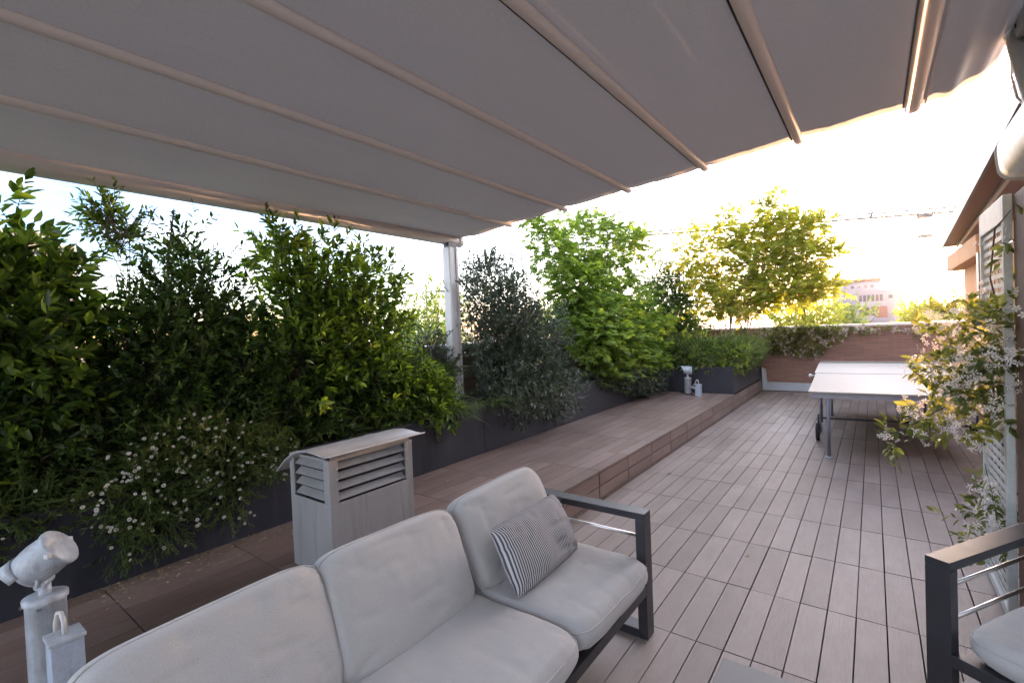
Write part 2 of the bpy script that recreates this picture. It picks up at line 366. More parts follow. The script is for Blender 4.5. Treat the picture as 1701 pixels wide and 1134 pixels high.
class MB:
    def __init__(s): s.v, s.f, s.smooth = [], [], []
    def add(s, vs, fs, smooth=False):
        k = len(s.v); s.v += [tuple(p) for p in vs]
        s.f += [tuple(i + k for i in f) for f in fs]; s.smooth += [smooth] * len(fs)
        return s
    def box(s, c, d, rot=None, taper=1.0):
        hx, hy, hz = d[0] / 2, d[1] / 2, d[2] / 2
        vs = []
        for z in (-1, 1):
            t = taper if z > 0 else 1.0
            for x, y in ((-1, -1), (1, -1), (1, 1), (-1, 1)):
                p = Vector((x * hx * t, y * hy * t, z * hz))
                if rot is not None: p = rot @ p
                vs.append(p + Vector(c))
        return s.add(vs, [(3, 2, 1, 0), (4, 5, 6, 7), (0, 1, 5, 4), (1, 2, 6, 5), (2, 3, 7, 6), (3, 0, 4, 7)])
    def bb(s, x0, x1, y0, y1, z0, z1):
        return s.box(((x0 + x1) / 2, (y0 + y1) / 2, (z0 + z1) / 2), (abs(x1 - x0), abs(y1 - y0), abs(z1 - z0)))
    def tube(s, pts, r, n=8, cap=True):
        pts = [Vector(p) for p in pts]
        rs = r if isinstance(r, (list, tuple)) else [r] * len(pts)
        vs, fs = [], []
        ref = None
        for i, p in enumerate(pts):
            d = (pts[min(i + 1, len(pts) - 1)] - pts[max(i - 1, 0)]).normalized()
            if ref is None:
                ref = d.orthogonal().normalized()
            ref = (ref - d * ref.dot(d))
            ref = ref.normalized() if ref.length > 1e-5 else d.orthogonal().normalized()
            b = d.cross(ref)
            for k in range(n):
                a = 2 * math.pi * k / n
                vs.append(p + (ref * math.cos(a) + b * math.sin(a)) * rs[i])
        for i in range(len(pts) - 1):
            for k in range(n):
                fs.append((i * n + k, i * n + (k + 1) % n, (i + 1) * n + (k + 1) % n, (i + 1) * n + k))
        s.add(vs, fs, True)
        if cap:
            k0 = len(s.v) - len(vs)
            s.f.append(tuple(k0 + k for k in reversed(range(n)))); s.smooth.append(False)
            s.f.append(tuple(k0 + (len(pts) - 1) * n + k for k in range(n))); s.smooth.append(False)
        return s
    def lathe(s, c, axis, prof, n=24):
        """prof: list of (distance along axis, radius)"""
        axis = Vector(axis).normalized(); a = axis.orthogonal().normalized(); b = axis.cross(a)
        c = Vector(c); vs, fs = [], []
        for d, r in prof:
            for k in range(n):
                t = 2 * math.pi * k / n
                vs.append(c + axis * d + (a * math.cos(t) + b * math.sin(t)) * r)
        for i in range(len(prof) - 1):
            for k in range(n):
                fs.append((i * n + k, i * n + (k + 1) % n, (i + 1) * n + (k + 1) % n, (i + 1) * n + k))
        return s.add(vs, fs, True)
    def prism(s, poly, axis, a0, a1, smooth=False):
        """poly: 2D outline, extruded along axis ('X','Y','Z')"""
        def P(u, v, w):
            return {'X': (w, u, v), 'Y': (u, w, v), 'Z': (u, v, w)}[axis]
        n = len(poly)
        vs = [P(u, v, a0) for u, v in poly] + [P(u, v, a1) for u, v in poly]
        fs = [(i, (i + 1) % n, n + (i + 1) % n, n + i) for i in range(n)]
        s.add(vs, fs, smooth); s.add(vs, [tuple(reversed(range(n))), tuple(range(n, 2 * n))])
        return s
    def build(s, name, m, parent=None, world_coords=True, bevel=0.0, seg=2):
        me = bpy.data.meshes.new(name)
        off = origin(parent) if (parent is not None and world_coords) else Vector((0, 0, 0))
        me.from_pydata([(p[0] - off.x, p[1] - off.y, p[2] - off.z) for p in s.v], [], s.f)
        me.polygons.foreach_set('use_smooth', s.smooth)
        me.materials.append(m); me.update()
        import bmesh
        bm = bmesh.new(); bm.from_mesh(me)
        bmesh.ops.recalc_face_normals(bm, faces=bm.faces); bm.to_mesh(me); bm.free()
        o = bpy.data.objects.new(name, me); COL.objects.link(o)
        if parent is not None: o.parent = parent
        if bevel > 0:
            b = o.modifiers.new('bevel', 'BEVEL'); b.width = bevel; b.segments = seg; b.limit_method = 'ANGLE'
            b.angle_limit = R(40); b.harden_normals = False
        return o

def single(mb, name, m, label, cat, group=None, kind=None, bevel=0.0):
    """a thing that is one mesh"""
    o = mb.build(name, m, None, bevel=bevel)
    return tag(o, label, cat, group, kind)

def fast_mesh(name, V, faces_n, idx, mats, parent, mat_idx=None, smooth=False):
    """V (n,3) array, faces of constant size faces_n, idx flat"""
    me = bpy.data.meshes.new(name)
    nf = len(idx) // faces_n
    off = origin(parent) if parent is not None else Vector((0, 0, 0))
    V = V - np.array(off)
    me.vertices.add(len(V)); me.vertices.foreach_set('co', V.astype(np.float32).ravel())
    me.loops.add(len(idx)); me.loops.foreach_set('vertex_index', np.asarray(idx, dtype=np.int32))
    me.polygons.add(nf); me.polygons.foreach_set('loop_start', np.arange(0, len(idx), faces_n, dtype=np.int32))
    me.polygons.foreach_set('loop_total', np.full(nf, faces_n, dtype=np.int32))
    if smooth: me.polygons.foreach_set('use_smooth', np.ones(nf, dtype=bool))
    for m_ in mats: me.materials.append(m_)
    if mat_idx is not None: me.polygons.foreach_set('material_index', mat_idx.astype(np.int32))
    me.update(calc_edges=True); me.validate()
    o = bpy.data.objects.new(name, me); COL.objects.link(o)
    if parent is not None: o.parent = parent
    return o

def unit(a): return a / np.maximum(np.linalg.norm(a, axis=-1, keepdims=True), 1e-9)

def leaves(name, P, D, L, ratio, m, parent, fold=0.25, droop=0.15):
    """one folded, pointed leaf per row: P base, D direction, L length"""
    n = len(P)
    D = unit(D); up = np.tile([0, 0, 1.0], (n, 1)) + RNG.normal(size=(n, 3)) * 0.55
    S = unit(np.cross(D, up)); N = np.cross(S, D)
    L = L[:, None]; w = L * ratio * 0.5
    V = np.empty((n, 6, 3))
    V[:, 0] = P
    V[:, 1] = P + D * L * 0.32 + S * w + N * w * fold
    V[:, 2] = P + D * L * 0.70 + S * w * 0.72 + N * (w * fold - L * droop * 0.4)
    V[:, 3] = P + D * L - N * L * droop
    V[:, 4] = P + D * L * 0.70 - S * w * 0.72 + N * (w * fold - L * droop * 0.4)
    V[:, 5] = P + D * L * 0.32 - S * w + N * w * fold
    base = (np.arange(n) * 6)[:, None]
    idx = (base + np.array([[0, 1, 2, 3, 0, 3, 4, 5]])).ravel()
    return fast_mesh(name, V.reshape(-1, 3), 4, idx, [m], parent)

def palmate(name, P, D, L, m, parent, lobes=5, spread=1.15):
    """maple leaf: five pointed lobes fanned from one point"""
    n = len(P)
    D = unit(D); up = np.tile([0, 0, 1.0], (n, 1)) + RNG.normal(size=(n, 3)) * 0.35
    S = unit(np.cross(D, up)); N = np.cross(S, D)
    V = np.empty((n, lobes, 4, 3))
    for k in range(lobes):
        a = (k - (lobes - 1) / 2) / ((lobes - 1) / 2) * spread
        d = D * math.cos(a) + S * math.sin(a); s_ = -D * math.sin(a) + S * math.cos(a)
        ll = (L * (1.0 - 0.32 * abs(a) / spread))[:, None]
        V[:, k, 0] = P
        V[:, k, 1] = P + d * ll * 0.55 + s_ * ll * 0.15
        V[:, k, 2] = P + d * ll - N * ll * 0.16
        V[:, k, 3] = P + d * ll * 0.55 - s_ * ll * 0.15
    idx = np.arange(n * lobes * 4)
    # lobes share the island through a welded base vertex
    Vr = V.reshape(n, lobes * 4, 3)
    idx = idx.reshape(n, lobes, 4)
    idx[:, 1:, 0] = idx[:, :1, 0]
    return fast_mesh(name, Vr.reshape(-1, 3), 4, idx.ravel(), [m], parent)

def in_ellipsoids(E, n, shell=2.4):
    """points in a union of ellipsoids (cx,cy,cz,rx,ry,rz[,weight]), denser towards the outside; returns point and outward direction"""
    E = np.array([list(e) + [1.0] * (7 - len(e)) for e in E], float)
    vol = E[:, 3] * E[:, 4] * E[:, 5] * E[:, 6]
    k = RNG.choice(len(E), size=n, p=vol / vol.sum())
    d = unit(RNG.normal(size=(n, 3)))
    r = RNG.random(n) ** (1 / shell)
    # lumpy surface
    lump = 1 + 0.16 * np.sin(d[:, 0] * 5 + k * 1.7) * np.cos(d[:, 1] * 4.3 + k) + 0.10 * np.sin(d[:, 2] * 9 + k * 2.3)
    P = E[k, :3] + d * E[k, 3:6] * (r * lump)[:, None]
    return P, d, k

def twigs(P, out, length, per, upness, spread, size, jitter=0.38):
    """leaves set alternately along short twigs; returns leaf bases, directions, lengths and the twig ends"""
    n = len(P)
    T = unit(out * 1.0 + np.array([0, 0, upness]) + RNG.normal(size=(n, 3)) * 0.45)
    Ln = length * (0.6 + 0.8 * RNG.random(n))
    t = (np.arange(per) + 0.6) / per
    base = P[:, None, :] + T[:, None, :] * (Ln[:, None] * t[None, :])[:, :, None]
    side = unit(RNG.normal(size=(n, per, 3)))
    side = side - T[:, None, :] * (side * T[:, None, :]).sum(-1, keepdims=True)
    side = unit(side)
    D = unit(T[:, None, :] * (0.55 + 0.5 * t[None, :, None]) + side * spread)
    S = size * (1 - jitter + 2 * jitter * RNG.random((n, per)))
    S = S * (0.75 + 0.4 * np.sin(math.pi * t))[None, :]
    return base.reshape(-1, 3), D.reshape(-1, 3), S.ravel(), P, P + T * Ln[:, None]

def branch_mesh(name, base_pts, tips, m, parent, r0=0.02, r1=0.004, hubs=None, seed=0):
    """stems rise from the base and fork towards the given points"""
    rs = random.Random(seed)
    mb = MB()
    hubs = hubs or []
    for i, t in enumerate(tips):
        t = Vector(t)
        b = Vector(min(base_pts, key=lambda q: (q[0] - t.x) ** 2 + (q[1] - t.y) ** 2)) if len(base_pts) > 1 else Vector(base_pts[0])
        mid = b.lerp(t, 0.45); mid.z = b.z + (t.z - b.z) * 0.55
        mid.x = b.x + (t.x - b.x) * 0.25 + rs.uniform(-.05, .05); mid.y = b.y + (t.y - b.y) * 0.25 + rs.uniform(-.05, .05)
        m2 = mid.lerp(t, 0.55) + Vector((rs.uniform(-.05, .05), rs.uniform(-.05, .05), rs.uniform(0, .05)))
        k = rs.uniform(0.5, 1.0)
        mb.tube([b, b.lerp(mid, 0.5) + Vector((rs.uniform(-.03, .03), rs.uniform(-.03, .03), 0)), mid, m2, t],
                [r0 * k, r0 * k * 0.85, r0 * k * 0.65, r0 * k * 0.4, r1], n=5, cap=False)
    return mb.build(name, m, parent)

def shrub(name, label, cat, base, E, n_tw, per, size, ratio, leafm, group=None, tw_len=0.16, upness=0.5, spread=0.8,
          barkm=None, n_br=22, r0=0.018, shell=2.4, kind='leaf', shoots=0, shoot_len=0.35, fold=0.25, droop=0.15, foliage='foliage', seed=1,
          xmin=None):
    base = [base] if isinstance(base[0], (int, float)) else base
    o = empty(name, base[0], label, cat, group)
    P, d, k = in_ellipsoids(E, n_tw, shell)
    if xmin is not None:
        P[:, 0] = np.maximum(P[:, 0], xmin + 0.1 * RNG.random(len(P)))
    B, D, S, T0, T1 = twigs(P, d, tw_len, per, upness, spread, size)
    if shoots:
        sel = RNG.choice(len(P), shoots, replace=False)
        sel = sel[np.argsort(-P[sel, 2])][:max(1, int(shoots * 0.8))]
        B2, D2, S2, a, b2 = twigs(P[sel], d[sel] * 0.7 + np.array([0, 0, .3]), shoot_len, int(per * shoot_len / tw_len) + 2, upness + 0.5, spread * 0.8, size * 0.85)
        B = np.vstack([B, B2]); D = np.vstack([D, D2]); S = np.concatenate([S, S2])
    if kind == 'palm':
        D[:, 2] = D[:, 2] * 0.45 - 0.12
        palmate(foliage, B, D, S, leafm, o)
    else:
        leaves(foliage, B, D, S, ratio, leafm, o, fold, droop)
    sel = RNG.choice(len(T1), min(n_br, len(T1)), replace=False)
    tips = [tuple(T1[i]) for i in sel]
    # fine twigs that really carry the leaves
    mb_o = branch_mesh('branches', base, tips, barkm or M['bark'], o, r0=r0, seed=seed)
    sel = RNG.choice(len(T1), min(420, len(T1)), replace=False)
    tw = MB()
    for i in sel:
        a, b = Vector(T0[i]), Vector(T1[i]); q = a - (b - a) * 0.8
        tw.tube([q, a, b], [0.004, 0.003, 0.0012], n=3, cap=False)
    tw.build('twigs', barkm or M['bark'], o)
    return o

def blades(name, roots, n_per, length, width, m, parent, lean=0.5, droop=0.9, out_bias=None, segs=5):
    """arching narrow leaves growing from the given roots"""
    roots = np.array(roots, float)
    Rt = np.repeat(roots, n_per, axis=0); n = len(Rt)
    a = RNG.random(n) * 2 * math.pi
    H = np.stack([np.cos(a), np.sin(a), np.zeros(n)], 1)
    if out_bias is not None: H = unit(H + np.array(out_bias))
    ln = length * (0.55 + 0.7 * RNG.random(n)); le = lean * (0.3 + 0.9 * RNG.random(n)); dr = droop * (0.5 + 0.9 * RNG.random(n))
    S = unit(np.cross(H, [0, 0, 1.0]) + RNG.normal(size=(n, 3)) * 0.25)
    V = np.empty((n, segs + 1, 2, 3))
    for i in range(segs + 1):
        t = i / segs
        c = Rt + H * (ln * (le * t + 0.55 * dr * t * t))[:, None]
        c[:, 2] += ln * (t * (1 - 0.25 * le) - 0.62 * dr * t * t)
        w = width * (0.35 + 1.3 * t * (1 - t) * 1.9) * (1 if t < 1 else 0.05)
        V[:, i, 0] = c + S * w * 0.5; V[:, i, 1] = c - S * w * 0.5
    q = []
    for i in range(segs):
        q.append([2 * i, 2 * i + 1, 2 * i + 3, 2 * i + 2])
    q = np.array(q).ravel()
    idx = ((np.arange(n) * (segs + 1) * 2)[:, None] + q[None, :]).ravel()
    return fast_mesh(name, V.reshape(-1, 3), 4, idx, [m], parent)

# ------------------------------------------------------------------ ground and decks
g = MB(); g.bb(-400, 400, -400, 400, -10.2, -10.0)
single(g, 'ground', mat('park_ground', (0.10, 0.13, 0.05), 0.95, var=0.4, scale=0.05, col2=(0.20, 0.19, 0.13)), None, None, kind='structure')
g = MB(); g.bb(-4.78, 5.0, -4.0, 12.62, -10.0, -0.06)
single(g, 'roof_slab', M['void'], None, None, kind='structure')

def boards(mb, x0, x1, y0, y1, ztop, pitch=0.13, lpitch=0.66, yoff=2.451, gap=0.0052, th=0.022, jit=0.0012):
    nx = int(round((x1 - x0) / pitch)); pw = (x1 - x0) / nx
    k0 = math.floor((y0 - yoff) / lpitch)
    k1 = math.ceil((y1 - yoff) / lpitch)
    for i in range(nx):
        a, b = x0 + i * pw + gap / 2, x0 + (i + 1) * pw - gap / 2
        for k in range(k0, k1):
            c, d = max(y0, yoff + k * lpitch + 0.003), min(y1, yoff + (k + 1) * lpitch - 0.003)
            if d - c < 0.02: continue
            z = ztop + random.uniform(-jit, jit)
            dx = random.uniform(-.0008, .0008)
            vs = [(a + dx, c, z - th), (b + dx, c, z - th), (b + dx, d, z - th), (a + dx, d, z - th),
                  (a + dx, c, z), (b + dx, c, z), (b + dx, d, z), (a + dx, d, z)]
            t1, t2 = random.uniform(-jit, jit) * .6, random.uniform(-jit, jit) * .6
            vs[4] = (a + dx, c, z + t1); vs[5] = (b + dx, c, z + t2)
            mb.add(vs, [(4, 5, 6, 7), (0, 1, 5, 4), (1, 2, 6, 5), (2, 3, 7, 6), (3, 0, 4, 7)])

mb = MB(); boards(mb, -2.05, 2.11, -3.2, 12.3, 0.0)
single(mb, 'deck', M['deck'], None, None, kind='structure', bevel=0.0012)
ZP = 0.28
mb = MB(); boards(mb, -3.46, -2.055, -3.2, 9.46, ZP, pitch=0.128, lpitch=0.66, yoff=2.02 + 0.0)
single(mb, 'platform', M['deck_up'], None, None, kind='structure', bevel=0.0012)
mb = MB(); mb.bb(-3.46, -2.14, -3.2, 9.46, 0.0 - 0.05, ZP - 0.026); mb.bb(-3.4, -2.14, 9.46, 12.28, -0.05, ZP - 0.03)
single(mb, 'platform_base', M['void'], None, None, kind='structure')
mb = MB()
k = -3.2
ys = [2.02 + 0.66 * i for i in range(-8, 17)]
for a, b in zip(ys[:-1], ys[1:]):
    for z0, z1 in ((-0.02, 0.010), (0.020, 0.127), (0.138, 0.250)):
        sl = random.uniform(-.0015, .0015)
        mb.bb(-2.083, -2.063 + sl, a + 0.009, min(b - 0.009, 12.28), z0, z1)
single(mb, 'platform_riser', M['riser'], None, None, kind='structure', bevel=0.001)

# ------------------------------------------------------------------ parapets
def parapet(name, label, x0, x1, y0, y1, ztop, cap_over):
    o = empty(name, ((x0 + x1) / 2, (y0 + y1) / 2, 0), label, 'wall')
    MB().bb(x0, x1, y0, y1, -3.0, ztop).build('wall', M['brick'], o)
    MB().bb(x0 - cap_over, x1 + cap_over, y0 - cap_over, y1 + cap_over, ztop, ztop + 0.052).build('coping', M['cap'], o, bevel=0.006)
    return o
parapet('parapet_wall', 'low brick parapet with pale coping across the far end behind the tennis table', -4.49, 2.2, 12.30, 12.55, 1.41, 0.03)
parapet('parapet_wall', 'long parapet with pale coping behind the row of planted shrubs on the left', -4.78, -4.53, -4.0, 12.22, 1.41, 0.03)
o = empty('metal_flashing', (-1.9, 12.29, 0), 'bent pale grey metal flashing along the foot of the far brick wall', 'flashing')
MB().prism([(-2.055, 0.52), (-1.985, 0.50), (-1.965, 0.20), (2.0, 0.19), (2.0, 0.02), (-2.03, 0.02)], 'Y', 12.235, 12.296).build('sheet', M['flash'], o, bevel=0.006)
MB().prism([(-2.057, 0.53), (-2.04, 0.53), (-2.035, 0.02), (-2.052, 0.02)], 'Y', 12.20, 12.297).build('side_lip', M['flash'], o)

# ------------------------------------------------------------------ planters
def planter(name, label, pieces, soil):
    o = empty(name, (pieces[0][0], pieces[0][2], 0), label, 'planter')
    mb = MB()
    for p in pieces: mb.bb(*p)
    mb.build('panels', M['planter'], o, bevel=0.003)
    mb = MB()
    for p in soil: mb.bb(*p)
    mb.build('soil', M['soil'], o)
    return o
PT = 0.785
pcs = []
seams = [-3.2, -0.78, 0.82, 2.42, 4.02, 5.62, 7.22, 8.82, 9.46]
for a, b in zip(seams[:-1], seams[1:]):
    pcs.append((-3.482, -3.468, a + 0.002, b - 0.002, 0.255, PT))
    pcs.append((-3.535, -3.484, a + 0.002, b - 0.002, PT - 0.015, PT + 0.0))
planter('long_planter', 'long dark grey metal planter box running beside the raised deck', pcs, [(-4.52, -3.49, -3.2, 9.46, -0.02, 0.72)])
pcs = [(-3.47, -2.07, 9.468, 9.482, 0.285, PT), (-2.095, -2.081, 9.484, 11.0, 0.285, PT), (-2.095, -2.081, 11.004, 12.28, 0.285, PT),
       (-3.47, -2.0965, 9.4835, 9.52, PT - 0.015, PT), (-2.135, -2.0965, 9.521, 12.28, PT - 0.015, PT)]
planter('corner_planter', 'dark grey metal planter box in the far corner behind the small spotlight', pcs, [(-4.52, -2.1, 9.49, 12.28, -0.02, 0.72)])

# ------------------------------------------------------------------ awning (pergola)
AW = empty('pergola_awning', (-4.0, 4.2, PT - 0.06), 'large grey fabric awning stretched on ribs over the terrace with one pale post', 'awning')
ZS, ZK = 3.055, 0.0668          # height of cloth at X=0.25 and slope
RX = [0.25, -0.44, -1.15, -1.86, -2.57, -3.30]
def zc(x): return ZS + 0.02 + (x - 0.25) * ZK
# cloth as a thin sheet: flat runs between ribs with a slight sag, loose folds near the house
xs, zs_ = [], []
knots = [-4.06] + sorted(RX) + [0.66]
for a, b in zip(knots[:-1], knots[1:]):
    for i in range(20):
        t = i / 20
        x = a + (b - a) * t
        sag = 0.016 * math.sin(math.pi * t)
        if a >= 0.2: sag = 0.05 * math.sin(math.pi * t) + 0.012 * math.sin(t * 17)
        xs.append(x); zs_.append(zc(x) - sag + (0.10 * max(0, (x - 0.25) / 0.41) if a >= 0.2 else 0))
xs.append(0.66); zs_.append(zc(0.66) + 0.10)
ysn = np.linspace(-3.0, 4.40, 60)
V, idx = [], []
NX = len(xs)
for j, y in enumerate(ysn):
    for i in range(NX):
        w = 0.0035 * math.sin(y * 2.1 + xs[i] * 3) + 0.010 * noise.noise(Vector((xs[i] * 5.5, y * 0.35, 0))) + 0.006 * noise.noise(Vector((xs[i] * 16, y * 0.6, 3)))
        yy = y
        if j == len(ysn) - 1:
            yy = y + (0.012 * math.sin(xs[i] * 38) - 0.15 * max(0, xs[i] - 0.55) if xs[i] > 0.25 else 0.0)
        V.append((xs[i], yy, zs_[i] + w))
for j in range(len(ysn) - 1):
    for i in range(NX - 1):
        idx += [j * NX + i, j * NX + i + 1, (j + 1) * NX + i + 1, (j + 1) * NX + i]
cl = fast_mesh('cloth', np.array(V), 4, np.array(idx), [M['awning']], AW, smooth=True)
so = cl.modifiers.new('thick', 'SOLIDIFY'); so.thickness = 0.0015
for i, x in enumerate(RX):
    fat = (i == 0)
    r = 0.042 if fat else 0.030
    z = zc(x) - 0.010
    mb = MB()
    # half-round profile hanging under the cloth, with a flat flank
    prof = []
    for k in range(13):
        a = math.pi + math.pi * k / 12
        prof.append((x + r * math.cos(a) * 1.15, z + r * 0.95 * math.sin(a)))
    prof = prof + [(x + r * 1.15, z + 0.004), (x - r * 1.15, z + 0.004)]
    mb.prism(prof, 'Y', -3.0, 4.44, smooth=False)
    rb = mb.build('rib', M['rib'], AW)
    for p in rb.data.polygons: p.use_smooth = len(p.vertices) == 4
    MB().bb(x - r * 1.15 - 0.010, x - r * 1.15 - 0.003, -3.0, 4.395, z - 0.006, z + 0.004).build('seam', M['seam'], rb)
    if fat:
        MB().bb(x + r * 1.15 + 0.012, x + r * 1.15 + 0.02, -3.0, 4.40, z - 0.012, z + 0.004).build('keder', M['rib'], rb)
        MB().tube([(x - 0.03, -3.0, z - 0.036), (x - 0.03, 4.39, z - 0.036)], 0.008, n=8).build('keder', M['white_alu'], rb)
# rounded front rail (gutter) on the outer side
mb = MB()
prof = []
cx, cz = -4.06, 2.735
for k in range(25):
    a = 2 * math.pi * k / 24
    prof.append((cx + 0.060 * math.cos(a), cz + 0.060 * math.sin(a)))
mb.tube([(cx, -3.0, cz), (cx, 4.33, cz)], 0.062, n=24)
mb.build('front_rail', M['rail'], AW)
mb = MB(); mb.tube([(cx, 4.33, cz), (cx, 4.40, cz)], 0.069, n=24); mb.build('end_cap', M['white_alu'], AW, bevel=0.004)
mb = MB()
mb.bb(-4.10, -3.99, 4.12, 4.27, 0.70, 2.64)
mb.build('post', M['white_alu'], AW, bevel=0.004)
MB().bb(-3.988, -3.978, 4.125, 4.165, 0.72, 2.64).bb(-3.988, -3.978, 4.225, 4.262, 0.72, 2.64).build('post_groove', M['white_alu'], AW, bevel=0.001)
MB().bb(-4.09, -4.0, 4.13, 4.26, 2.64, 2.70).build('bracket', M['dark_metal'], AW)
# beam along the house side with fixing plate and arm
MB().bb(0.685, 0.80, -3.0, 3.90, 3.06, 3.30).build('rear_beam', M['grey_alu'], AW, bevel=0.006)
MB().bb(0.655, 0.69, 3.66, 3.98, 3.10, 3.23).build('fixing_plate', M['grey_alu'], AW, bevel=0.012)
MB().lathe((0.654, 3.82, 3.17), (-1, 0, 0), [(0, 0.012), (0.004, 0.012), (0.004, 0.0)], 12).build('bolt', M['dark_metal'], AW)
MB().tube([(0.66, 3.94, 3.20), (0.665, 3.62, 2.76), (0.68, 3.4, 2.46)], 0.04, n=12).build('arm', M['grey_alu'], AW)
single(MB().tube([(0.66, 3.98, 3.10), (0.66, 3.97, 2.95), (0.665, 3.88, 2.80), (0.68, 3.72, 2.68), (0.70, 3.5, 2.6)], 0.006, n=6),
       'hanging_cable', M['cable'], 'thin pale cable looping down beside the awning bracket at top right', 'cable')

# ------------------------------------------------------------------ house on the right
H = empty('house', (1.25, 11.4, 0), 'house with overhanging eaves along the right side of the terrace', 'house')
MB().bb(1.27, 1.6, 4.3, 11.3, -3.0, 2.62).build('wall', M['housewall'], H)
MB().bb(1.75, 2.0, -3.2, 3.2, -0.02, 3.4).build('wall', M['bounce_wall'], H)  # unseen wall, added to block and bounce light on the right
MB().bb(1.601, 2.0, 3.2, 4.5, -3.0, 3.0).build('wall', M['pillar'], H)
# balcony-like beam below the gap under the eaves
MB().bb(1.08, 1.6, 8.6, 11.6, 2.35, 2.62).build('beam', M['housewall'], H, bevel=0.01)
MB().bb(1.05, 1.10, 8.2, 8.34, 0.6, 2.35).build('downpipe', M['fascia'], H)
# eaves: outer top edge runs from (0.68,4.0) to (1.055,12.3)
def eave_strip(p0, p1, z0, z1, off0, off1, name, m, bevel=0.0):
    """a strip along the eaves between offsets (towards the house)"""
    a, b = Vector((p0[0], p0[1], 0)), Vector((p1[0], p1[1], 0))
    d = (b - a).normalized(); nrm_ = Vector((d.y, -d.x, 0))
    vs = []
    for z in (z0, z1):
        for q, o_ in ((a, off0), (b, off0), (b, off1), (a, off1)):
            v = q + nrm_ * o_; vs.append((v.x, v.y, z))
    mb = MB(); mb.add(vs, [(3, 2, 1, 0), (4, 5, 6, 7), (0, 1, 5, 4), (1, 2, 6, 5), (2, 3, 7, 6), (3, 0, 4, 7)])
    return mb.build(name, m, H, bevel=bevel)
e0, e1 = (0.66, 3.3), (1.045, 12.1)
eave_strip(e0, e1, 2.80, 2.955, 0.0, 0.025, 'fascia', M['fascia'])
eave_strip(e0, e1, 2.84, 2.95, 0.027, 0.22, 'soffit', M['soffit2'])
eave_strip(e0, e1, 2.80, 2.84, 0.20, 0.235, 'soffit_trim', M['white_alu'])
eave_strip(e0, e1, 2.85, 2.95, 0.237, 1.5, 'soffit', M['soffit'])
eave_strip(e0, e1, 2.957, 3.02, 0.015, 1.5, 'roof', M['soffit2'])
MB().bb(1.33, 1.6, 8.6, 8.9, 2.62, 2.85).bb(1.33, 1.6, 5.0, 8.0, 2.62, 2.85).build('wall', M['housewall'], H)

PL = empty('timber_pillar', (0.75, 3.25, 0), 'dark brown pillar at the right edge behind the white lattice', 'pillar')
MB().bb(0.568, 0.95, 3.02, 3.43, -0.02, 2.19).build('shaft', M['pillar'], PL, bevel=0.004)
MB().bb(0.60, 1.2, 2.6, 3.44, 2.46, 2.54).build('head_beam', M['pillar'], PL, bevel=0.004)

# rounded weathered casing fixed under the eaves
CS = empty('rounded_casing', (0.62, 2.9, 2.3), 'weathered pale rounded casing hanging under the eaves at the right edge', 'casing')
mb = MB()
n = 10; ring = []
secs = [(3.33, 0.09, 0.06), (3.30, 0.130, 0.095), (3.15, 0.14, 0.105), (2.7, 0.145, 0.11), (2.3, 0.14, 0.10)]
vs, fs = [], []
NR = 28
for y, rx, rz in secs:
    for k in range(NR):
        a = 2 * math.pi * k / NR
        cx_, sx_ = math.cos(a), math.sin(a)
        ex = 0.45
        vs.append((0.625 + rx * math.copysign(abs(cx_) ** ex, cx_) + 0.02 * sx_ * -1, y, 2.335 + rz * math.copysign(abs(sx_) ** ex, sx_)))
for i in range(len(secs) - 1):
    for k in range(NR): fs.append((i * NR + k, i * NR + (k + 1) % NR, (i + 1) * NR + (k + 1) % NR, (i + 1) * NR + k))
mb.add(vs, fs, True); mb.f.append(tuple(range(NR))); mb.smooth.append(False)
mb.build('shell', M['casing'], CS)
vs = [v for v in vs[NR:2 * NR]]
rim = MB(); rim.tube([Vector(v) for v in vs] + [Vector(vs[0])], 0.007, n=6); rim.build('rim', M['white_alu'], CS)

# ------------------------------------------------------------------ lattice trellis
TR = empty('lattice_trellis', (0.547, 3.76, 0), 'pale lattice trellis panel standing beside the brown pillar, overgrown with jasmine', 'trellis')
y0, y1, z0, z1 = 3.43, 4.09, 0.02, 2.20
MB().bb(0.53, 0.565, y1 - 0.035, y1, z0, z1).build('frame_post', M['lattice'], TR, bevel=0.003)
MB().bb(0.53, 0.565, y0, y0 + 0.035, z0, z1).build('frame_post', M['lattice'], TR, bevel=0.003)
MB().bb(0.53, 0.565, y0 + 0.036, y1 - 0.036, z0, z0 + 0.05).build('frame_rail', M['lattice'], TR, bevel=0.003)
MB().bb(0.53, 0.565, y0 + 0.036, y1 - 0.036, z1 - 0.13, z1).build('frame_rail', M['lattice'], TR, bevel=0.003)
mb = MB(); z = z0 + 0.07
while z < z1 - 0.14:
    mb.box((0.546, (y0 + y1) / 2, z), (0.005, y1 - y0 - 0.072, 0.024), Matrix.Rotation(R(random.uniform(-1, 1)) * .4, 3, 'X')); z += 0.049
mb.build('lattice', M['lattice'], TR)
mb = MB()
for y in (y0 + 0.09, y0 + 0.19, y0 + 0.29, y0 + 0.39, y0 + 0.49, y0 + 0.59):
    mb.bb(0.551, 0.557, y - 0.009, y + 0.009, z0 + 0.051, z1 - 0.131)
mb.build('lattice_battens', M['lattice'], TR)

